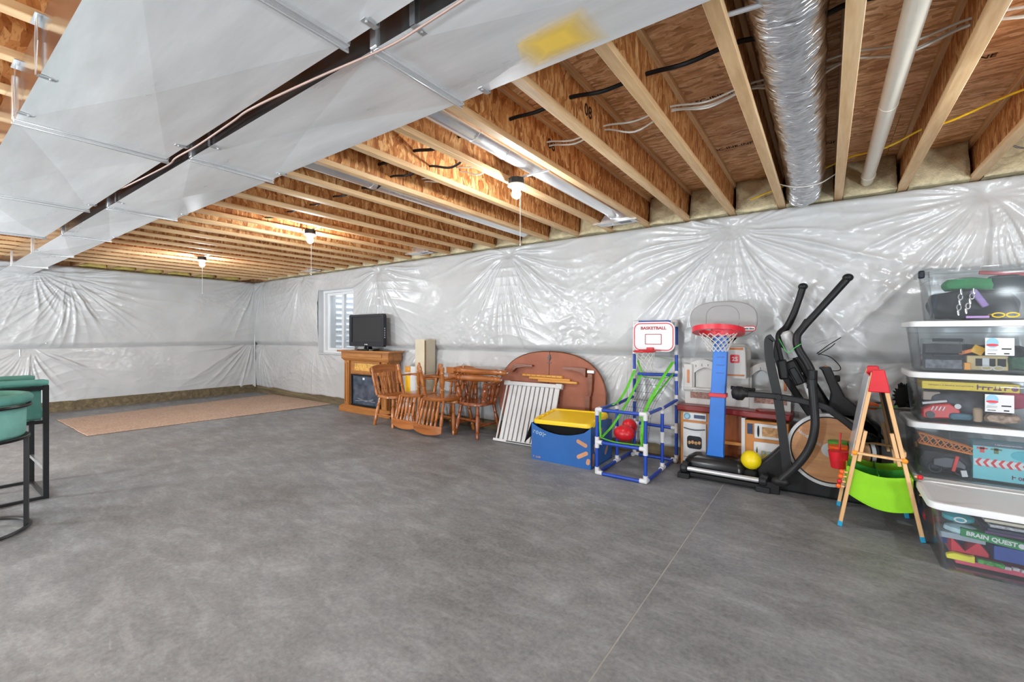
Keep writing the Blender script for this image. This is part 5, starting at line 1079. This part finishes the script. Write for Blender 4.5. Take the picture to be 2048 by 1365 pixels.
# printed slips on two bins
for i, z in enumerate((1.15, .81)):
    t = T('paper_label', ['white product label slip on the second bin from the top', 'white product label slip on the middle bin'][i], 'label', (.843, SY+.006+(.004 if i else 0), z), group='bin label slips')
    MB().bx(-.06,.06,.0,.002,0,.105).build('slip', paper, t); MB().prism(ell(.026,.030,20,-.03,.075), -.0012, .0, 'xz').build('blue_picture', plain('label_blue', c8(140,190,220), .5), t); MB().prism(ell(.026,.008,20,-.03,.062), -.002, -.001, 'xz').build('red_badge', plain('label_red', c8(214,60,70), .5), t)
    MB().prism([(-.055,.022),(-.01,.026),(-.008,.038),(-.05,.040)], -.0015, .0, 'xz').build('bin_picture', plain('label_grey', c8(190,196,200), .5), t)
    mb = MB(); mb.bx(.008,.048,-.0012,0,.036,.043); mb.bx(.018,.04,-.0012,0,.008,.015); mb.bx(-.05,-.015,-.0012,0,.008,.012); mb.build('print_line', plain('black_print', (.02,.02,.02), .5), t)
def thing(mb, name, mat, loc, label, cat, group=None, bevel=0, ang=38): return tag(mb.build(name, mat, loc=loc, bevel=bevel, ang=ang), label, cat, group)
def col(n, r, g, b, rough=.5, **k): return plain(n, c8(r,g,b), rough, **k)
def lump(w, d, h, seed, amp=.02, cuts=9, freq=9):
    bm = bmesh.new(); bmesh.ops.create_cube(bm, size=1); bmesh.ops.subdivide_edges(bm, edges=bm.edges, cuts=cuts, use_grid_fill=True)
    for v in bm.verts:
        l = max(abs(v.co.x), abs(v.co.y), abs(v.co.z)); s = v.co.normalized()*l; p = v.co.lerp(s, .55); p = Vector((p.x*w*1.12, p.y*d*1.12, p.z*h*1.1)); v.co = p+mn.noise_vector(p*freq+Vector((seed,seed*2,0)))*amp
    m = MB(); bm.verts.ensure_lookup_table(); m.v = [tuple(v.co) for v in bm.verts]; m.f = [tuple(x.index for x in f.verts) for f in bm.faces]; bm.free(); return m
# topmost bin
Zt = 1.375
thing(lump(.38,.20,.17,1), 'bag', col('black_bag', 26,30,38,.4,var=.3,bmp=.4,bs=40), (.77,4.05,Zt+.092), 'large black shiny bag in the topmost bin', 'bag', ang=80)
thing(lump(.14,.16,.15,2), 'bag', col('navy_bag', 34,50,66,.5,var=.3,bmp=.4,bs=40), (.63,4.05,Zt+.085), 'navy bag with a teal flap at the left of the topmost bin', 'bag', ang=80)
thing(lump(.26,.16,.075,3,.016), 'cloth', col('green_cloth', 26,124,66,.8,var=.2,bmp=.3), (.78,4.07,Zt+.225), 'green cloth lying over the dark bags in the topmost bin', 'cloth', ang=80)
thing(lump(.22,.14,.10,4,.016), 'bag', col('dark_green_bag', 36,52,56,.7,var=.2,bmp=.3), (.95,4.05,Zt+.22), 'dark bag at the right of the topmost bin', 'bag', ang=80)
thing(MB().box((0,0,0), (.28,.02,.022), (0,.14,0)), 'folder', col('red_folder', 180,60,66,.5), (.93,4.0,Zt+.275), 'red folder edge sticking up in the topmost bin', 'folder', bevel=.003)
t = T('toy_chain', 'silver link chain with a purple clip hanging in the topmost bin', 'chain', (.73, 3.915, Zt))
for j, (xa, za, xb, zb) in enumerate(((-.035,.17,-.05,.02), (.02,.17,-.02,.03))):
    for k in range(5):
        f = k/4.6; MB().tube([(xa+(xb-xa)*f+.010*math.cos(a)*(1 if k % 2 else .3), -.004+.006*math.sin(a)*(0 if k % 2 else 1)-.01*(j), za+(zb-za)*f+.018*math.sin(a)) for a in [2*PI*i/12 for i in range(12)]], .003, 5, closed=True).build('chain_link', plain('chain_silver', (.6,.6,.62), .3, .6), t)
MB().box((.045,-.004,.125), (.035,.02,.12), (0,-.5,0)).build('purple_clip', col('purple_plastic', 140,118,170,.5), t, bevel=.006)
mb = MB(); mb.tube([(x+.0, 0, z) for x, z in ell(.026,.013,16,-.03,.016)], .004, 6, closed=True); mb.tube([(x, 0, z) for x, z in ell(.026,.013,16,.03,.016)], .004, 6, closed=True); mb.tube([(-.056,.0,.02),(-.06,.04,.022),(-.06,.07,.015)], .0035, 6); mb.tube([(.056,.0,.02),(.06,.04,.022),(.06,.07,.015)], .0035, 6)
thing(mb, 'toy_glasses', col('yellow_plastic', 238,196,30,.4), (.885,3.905,Zt+.003), 'yellow toy glasses in the topmost bin', 'toy glasses')
thing(MB().bx(-.05,.05,-.01,.01,0,.014), 'toy_card', col('lilac_card', 160,130,180,.5), (.765,3.905,Zt+.002), 'lilac card under the chain in the topmost bin', 'card')
# second bin from the top
Z2 = 1.053
for i, (zc, lab, inner) in enumerate(((0, 'lower small clear case with black latch in the second bin from the top', 'grey_bits'), (.10, 'upper small clear case with black latch in the second bin from the top', 'dark_bits'))):
    t = T('latched_case', lab, 'case', (.615, 3.97, Z2+zc), group='small latched cases')
    MB().bx(-.095,.095,-.07,.07,0,.095).build('case_body', clr, t, bevel=.008); MB().bx(-.055,.085,-.078,-.066,.078,.097).build('latch', handle_k, t, bevel=.004); MB().bx(-.085,.085,-.05,.06,.004,.06).build('case_filling', col(inner, 110 if i == 0 else 64, 108 if i == 0 else 60, 116 if i == 0 else 68, .6, var=.6, vs=40), t)
thing(MB().bx(-.09,.09,-.0,.05,0,.09), 'toy_playhouse', col('cream_toy', 214,190,140,.5), (.815,3.94,Z2), 'cream toy house wall with window openings in the second bin from the top', 'toy house', bevel=.003)
o_ = bpy.data.objects['toy_playhouse']
for xx in (-.035, .015, .06): MB().bx(xx-.016,xx+.020,-.003,.0,.025,.072).build('window_opening', col('dark_opening', 60,58,56,.6), o_)
MB().bx(-.022,.008,-.006,-.003,.02,.077).build('window_frame', fit, o_)
thing(MB().box((0,0,0), (.085,.02,.022), (0,-.35,0)), 'toy_brick', col('orange_toy2', 246,132,50,.45), (.725,3.93,Z2+.115), 'orange toy bar in the second bin from the top', 'toy', bevel=.003)
thing(MB().box((0,0,0), (.055,.02,.05), (0,.5,0)), 'toy_brick', col('amber_toy', 244,184,40,.45), (.772,3.925,Z2+.125), 'amber toy block standing on edge in the second bin from the top', 'toy', bevel=.003)
thing(MB().bx(-.015,.015,-.015,.015,0,.045), 'toy_brick', col('orange_toy3', 240,160,50,.45), (.722,3.92,Z2), 'small orange block beside the cream toy house', 'toy', bevel=.003)
thing(lump(.18,.16,.07,6,.02,7,14), 'toy_heap', col('toy_mix', 92,96,90,.6,var=.7,vs=30), (.80,4.06,Z2+.05), 'heap of dark toy pieces behind the cream toy house', 'toys', ang=70)
thing(lump(.10,.12,.08,7,.02,7,14), 'toy_heap', col('toy_green', 50,88,66,.6,var=.5,vs=30), (.96,3.96,Z2+.05), 'green toy pieces at the right photo edge in the second bin from the top', 'toys', ang=70)
mb = MB(); mb.tube([(x,0,z) for x, z in ell(.022,.013,14,-.025,.014)], .0028, 5, closed=True); mb.tube([(x,0,z) for x, z in ell(.022,.013,14,.025,.014)], .0028, 5, closed=True)
thing(mb, 'toy_glasses', fit, (.83,3.905,Z2+.002), 'white rimmed toy glasses in the second bin from the top', 'toy glasses')
# third bin
Z3 = .732
t = T('board_game', 'flat yellow board game box across the top of the middle bin', 'game box', (.725, 3.99, Z3+.192))
MB().bx(-.215,.215,-.10,.10,0,.050).build('box', col('game_yellow', 240,206,40,.45), t, bevel=.002)
scribble('title_print', .035, .175, .022, .034, -.1002, col('game_plum', 120,60,90,.5), t, 11, .2); scribble('small_print', -.185, .02, .027, .010, -.1002, col('game_ink', 150,110,30,.5), t, 12); MB().cyl((.195,-.1001,.024), (.195,-.1012,.024), .015, n=20).build('printed_disc', col('game_plum', 120,60,90,.5), t)
thing(lump(.40,.26,.16,9,.02,8,10), 'toy_heap', col('dark_toys', 62,64,74,.6,var=.7,vs=18), (.74,4.08,Z3+.09), 'heap of dark grey toys filling the middle bin', 'toys', ang=70)
t = T('toy_truck', 'red toy vehicle with grey wheels in the middle bin', 'toy vehicle', (.60, 3.93, Z3+.003), .1)
MB().loft([[(x, y, z) for y, z in ((-.035,z0),(.035,z0),(.03,z1),(-.03,z1))] for x, z0, z1 in ((-.09,.0,.055),(-.04,.0,.085),(.04,.005,.10),(.09,.01,.06))]).build('vehicle_body', col('toy_red', 214,48,48,.4), t, bevel=.008)
for x in (-.055, .06): MB().cyl((x,-.042,.022), (x,-.034,.022), .022, n=16).build('wheel', col('wheel_grey', 70,72,78,.5), t)
mb = MB(); [mb.box((-.045+.018*i,-.036,.065), (.006,.004,.028), (0,.4,0)) for i in range(4)]; mb.build('grille_bar', fit, t); MB().cyl((.075,-.034,.085), (.075,-.038,.085), .016, n=16).build('lamp_disc', lightg, t)
thing(MB().bx(-.042,.042,-.03,.03,0,.055), 'toy_block', col('beige_toy', 176,158,148,.6), (.565,3.985,Z3+.112), 'beige toy box with slots in the middle bin', 'toy', bevel=.004)
thing(MB().box((0,0,0), (.12,.02,.014), (0,-.2,0)), 'toy_ruler', fit, (.575,3.935,Z3+.103), 'white stick lying over the red toy vehicle', 'toy', bevel=.002)
thing(MB().lb((0,0,0), (0,0,.085), [(0,.018),(.1,.022),(.9,.022),(1,.015)], 14), 'toy_peg', col('tan_peg', 190,160,130,.6), (.77,3.925,Z3), 'tan toy peg figure in the middle bin', 'toy')
thing(lump(.14,.08,.05,11,.012,6,16), 'toy_figures', col('figure_mix', 190,160,140,.6,var=.5,vs=35), (.875,3.925,Z3+.03), 'pile of small tan figures in the middle bin', 'toys', ang=60)
thing(lump(.10,.08,.10,12,.01,6), 'toy_bag', col('pink_bag', 196,80,110,.6,var=.2), (.93,3.98,Z3+.135), 'pink bag at the right photo edge of the middle bin', 'bag', ang=70)
thing(lump(.10,.06,.04,13,.008,6), 'toy_whale', col('teal_toy', 70,110,130,.5,var=.2), (.69,3.915,Z3+.025), 'slate blue toy lying beside the red toy vehicle', 'toy', ang=70)
# fourth bin: lattice, dark toys, printed cyan box
Z4 = .380
t = T('toy_crane', 'orange lattice crane boom lying across the second bin from the bottom', 'toy crane', (.66, 3.93, Z4+.165))
orl = col('lattice_orange', 222,130,60,.5)
for y in (-.025, .025):
    for z0, z1 in ((0, -.03), (.065, .0)): MB().tube([(-.165,y,z0+.02), (.16,y,z1+.0)], .005, 6).build('chord', orl, t)
mb = MB(); n = 9
for i in range(n):
    xa, xb = -.165+.325*i/n, -.165+.325*(i+1)/n; fa, fb = i/n, (i+1)/n; lo_ = lambda f: .02-.05*f; hi_ = lambda f: .085-.085*f
    for y in (-.025, .025): mb.tube([(xa,y,lo_(fa)), (xb,y,hi_(fb))], .0032, 5); mb.tube([(xa,y,hi_(fa)), (xb,y,lo_(fb))], .0032, 5)
mb.build('lattice', orl, t)
thing(lump(.24,.16,.12,15,.02,8,12), 'toy_heap', col('dark_vehicles', 52,54,62,.5,var=.7,vs=22), (.625,4.0,Z4+.075), 'heap of dark toy vehicles in the second bin from the bottom', 'toys', ang=70)
t = T('toy_truck', 'dark toy motorbike with a red arm in the second bin from the bottom', 'toy vehicle', (.645, 3.91, Z4+.003))
for x in (-.07, .05): MB().tube([(x+.03*math.cos(a), 0, .032+.03*math.sin(a)) for a in [2*PI*i/18 for i in range(18)]], .008, 8, closed=True).build('wheel', handle_k, t)
MB().loft([[(x, y, z) for y, z in ((-.015,z0),(.015,z0),(.012,z1),(-.012,z1))] for x, z0, z1 in ((-.08,.05,.09),(-.02,.04,.11),(.04,.05,.10),(.07,.04,.07))]).build('vehicle_body', col('bike_charcoal', 70,72,82,.4), t, bevel=.005)
MB().box((.02,-.02,.075), (.018,.012,.10), (0,.2,0)).build('red_arm', col('toy_red', 214,48,48,.4), t, bevel=.003); MB().box((.06,-.02,.02), (.028,.006,.04), (0,-.2,0)).build('white_tag', fit, t, bevel=.002)
t = T('printed_toy_box', 'cyan printed toy box with red and white chevrons in the stack', 'toy box', (.87, 3.93, Z4+.002))
MB().bx(-.125,.145,-.03,.06,0,.235).build('box', col('cyan_card', 116,196,206,.4,var=.05), t, bevel=.002); MB().bx(-.125,.145,-.0312,-.0301,.205,.235).build('dark_header', col('header_slate', 60,80,96,.4), t)
for i in range(8):
    x = -.115+.033*i; MB().prism([(x,.105),(x+.016,.130),(x+.030,.130),(x+.014,.105),(x+.030,.08),(x+.016,.08)], -.0315, -.0301, 'xz').build('chevron', redp if i % 2 == 0 else redp, t)
MB().bx(-.12,.145,-.0308,-.0301,.085,.125).build('white_band', fit, t)
for x, m_ in ((-.085, col('toy_red', 214,48,48,.4)), (-.025, col('olive_toy', 110,120,80,.5))):
    mb = MB(); mb.bx(x-.010,x+.010,-.032,-.0301,.165,.20); mb.bx(x-.024,x+.024,-.032,-.0301,.186,.196); mb.build('printed_toy', m_, t)
MB().prism(ell(.05,.03,20,.085,.165), -.032, -.0301, 'xz').build('printed_blob', col('deep_cyan', 60,170,186,.4), t); scribble('title_print', .04, .14, .03, .03, -.0302, col('game_plum', 120,60,90,.5), t, 13, .2); scribble('small_print', -.03, .14, .22, .008, -.0313, fit, t, 14)
# bottom stack bin, seen edge on beside the easel leg
for i, (y, z, r_, m_, lab) in enumerate(((3.90,.10,.055,col('toy_red', 214,48,48,.4),'red toy ball low in the bottom bin'), (3.96,.22,.05,col('rust_toy', 190,90,70,.5),'rust coloured toy ball higher in the bottom bin'), (4.06,.09,.06,col('blue_toy', 50,80,150,.5),'blue toy ball in the bottom bin'), (4.04,.24,.05,col('green_toy2', 60,130,70,.5),'green toy ball in the bottom bin'))):
    thing(MB().ball((0,0,0), r_, 16, 10), 'toy_ball', m_, (.565,y,z), lab, 'ball')
thing(lump(.42,.34,.24,17,.02,8,9), 'toy_heap', col('navy_toys', 44,48,66,.6,var=.6,vs=18), (.86,4.06,.155), 'heap of navy toys in the bottom bin', 'toys', ang=70)
# low front bin
Z6 = .018
thing(MB().bx(-.27,.27,-.13,.13,0,.028), 'game_box', col('rose_box', 200,70,96,.5,var=.2), (.85,3.52,Z6), 'flat rose red box lying on the floor of the low front bin', 'box', bevel=.003)
thing(MB().loft([[(x,y,z) for y, z in ((-.02,.0),(.02,.0),(.015,h),(-.015,h))] for x, h in ((-.06,.02),(-.03,.034),(.03,.03),(.05,.036))]), 'toy_glove', col('lemon_toy', 226,214,40,.5), (.60,3.375,Z6+.03), 'lemon yellow toy at the left of the low front bin', 'toy', bevel=.004)
thing(MB().box((0,0,0), (.10,.03,.022), (0,.05,0)), 'toy_snake', col('leaf_toy', 60,140,60,.6,var=.7,vs=60), (.71,3.372,Z6+.045), 'green patterned stick in the low front bin', 'toy', bevel=.005)
thing(MB().bx(-.17,.17,-.12,.12,0,.075), 'game_box', col('royal_box', 40,70,150,.45,var=.1), (.90,3.53,Z6+.055), 'royal blue box in the low front bin', 'box', bevel=.003)
thing(MB().loft([[(x,y,z) for y, z in ((-.05,.0),(.05,.0),(.05,h),(-.05,h))] for x, h in ((-.075,.075),(-.02,.01),(.03,.075),(.07,.02))]), 'play_tent', col('red_cloth', 196,40,60,.7), (.64,3.45,Z6+.06), 'red folded cloth beside the royal blue box', 'cloth', bevel=.003)
thing(MB().bx(-.05,.05,-.05,.05,0,.07), 'game_box', col('blue_block', 46,80,160,.5), (.59,3.55,Z6+.06), 'blue box end at the left of the low front bin', 'box', bevel=.003)
mb = MB(); [mb.box((.03*i,0,.008+.004*(i % 2)), (.026,.016,.014), (0,.1*i,.2)) for i in range(6)]
thing(mb, 'crayon_row', col('crayon_mix', 200,190,190,.5,var=.5,vs=40), (.77,3.372,Z6+.03), 'row of short white chalk sticks in the low front bin', 'chalk')
t = T('card_game', 'long green card game box with white lettering in the low front bin', 'game box', (.765, 3.42, Z6+.150), -.02, rot=(0,.075,-.02))
MB().bx(-.17,.22,-.055,.055,0,.042).build('box', col('game_green', 30,130,70,.45), t, bevel=.002); text('lettering', 'BRAIN QUEST', .030, facing((-.055,-.0556,.021)), fit, t, .0006, bold=.0012); MB().cyl((.055,-.0551,.021), (.055,-.0562,.021), .013, n=18).build('printed_disc', fit, t); scribble('small_print', .08, .21, .018, .009, -.0552, fit, t, 15)
for i, (dz, m_, lab) in enumerate(((.196, col('plum_book', 80,50,90,.6), 'plum covered book above the green game box'), (.212, col('navy_book', 40,44,74,.6), 'navy spiral book above the green game box'), (.234, col('check_book', 170,170,176,.6,var=.6,vs=70), 'checkered notebook in the low front bin'), (.258, col('cream_book', 220,206,186,.6), 'cream book in the low front bin'), (.278, col('pink_book', 214,170,176,.6), 'pale pink book in the low front bin'), (.297, col('grey_book', 170,166,160,.6), 'grey magazine on top in the low front bin'))):
    thing(MB().bx(-.17,.20,-.11,.11,0,.015), 'book', m_, (.86+.01*(i % 3),3.49,Z6+dz), lab, 'book', 'books in the low front bin', bevel=.002)
thing(MB().loft([[(x*k, y*k, z) for x, y in ell(.065,.05,24)] for k, z in ((.7,0),(1,.012),(1,.03),(.5,.045))]), 'pencil_case', col('teal_case', 50,150,160,.5), (.595,3.42,Z6+.225), 'teal zipped case near the corner of the low front bin', 'case')
MB().ring(ell(.026,.015,20,0,.022), ell(.018,.009,20,0,.022), -.052, -.049).build('badge_ring', fit, bpy.data.objects['pencil_case'])
thing(MB().loft([[(x*k, y*k, z) for x, y in ell(.075,.05,24)] for k, z in ((.8,0),(1,.01),(.95,.03),(.4,.045))]), 'pencil_case', col('pale_case', 170,196,204,.5,var=.3,vs=30), (.61,3.42,Z6+.165), 'pale blue clear pouch under the teal case', 'case')
thing(MB().bx(-.09,.09,-.07,.07,0,.032), 'game_box', col('grey_tray', 150,160,170,.5), (.605,3.45,Z6+.132), 'pale grey tray under the pouches in the low front bin', 'tray', bevel=.004)

thing(lump(.44,.20,.14,21,.02,8,10), 'toy_heap', col('slate_toys', 58,60,70,.6,var=.6,vs=20), (.80,4.17,Z2+.085), 'heap of slate grey toys at the back of the second bin from the top', 'toys', ang=70)
thing(lump(.24,.20,.13,22,.02,8,10), 'toy_heap', col('black_toys', 40,42,50,.5,var=.6,vs=20), (.66,4.16,Z4+.08), 'heap of black toy parts at the back of the second bin from the bottom', 'toys', ang=70)
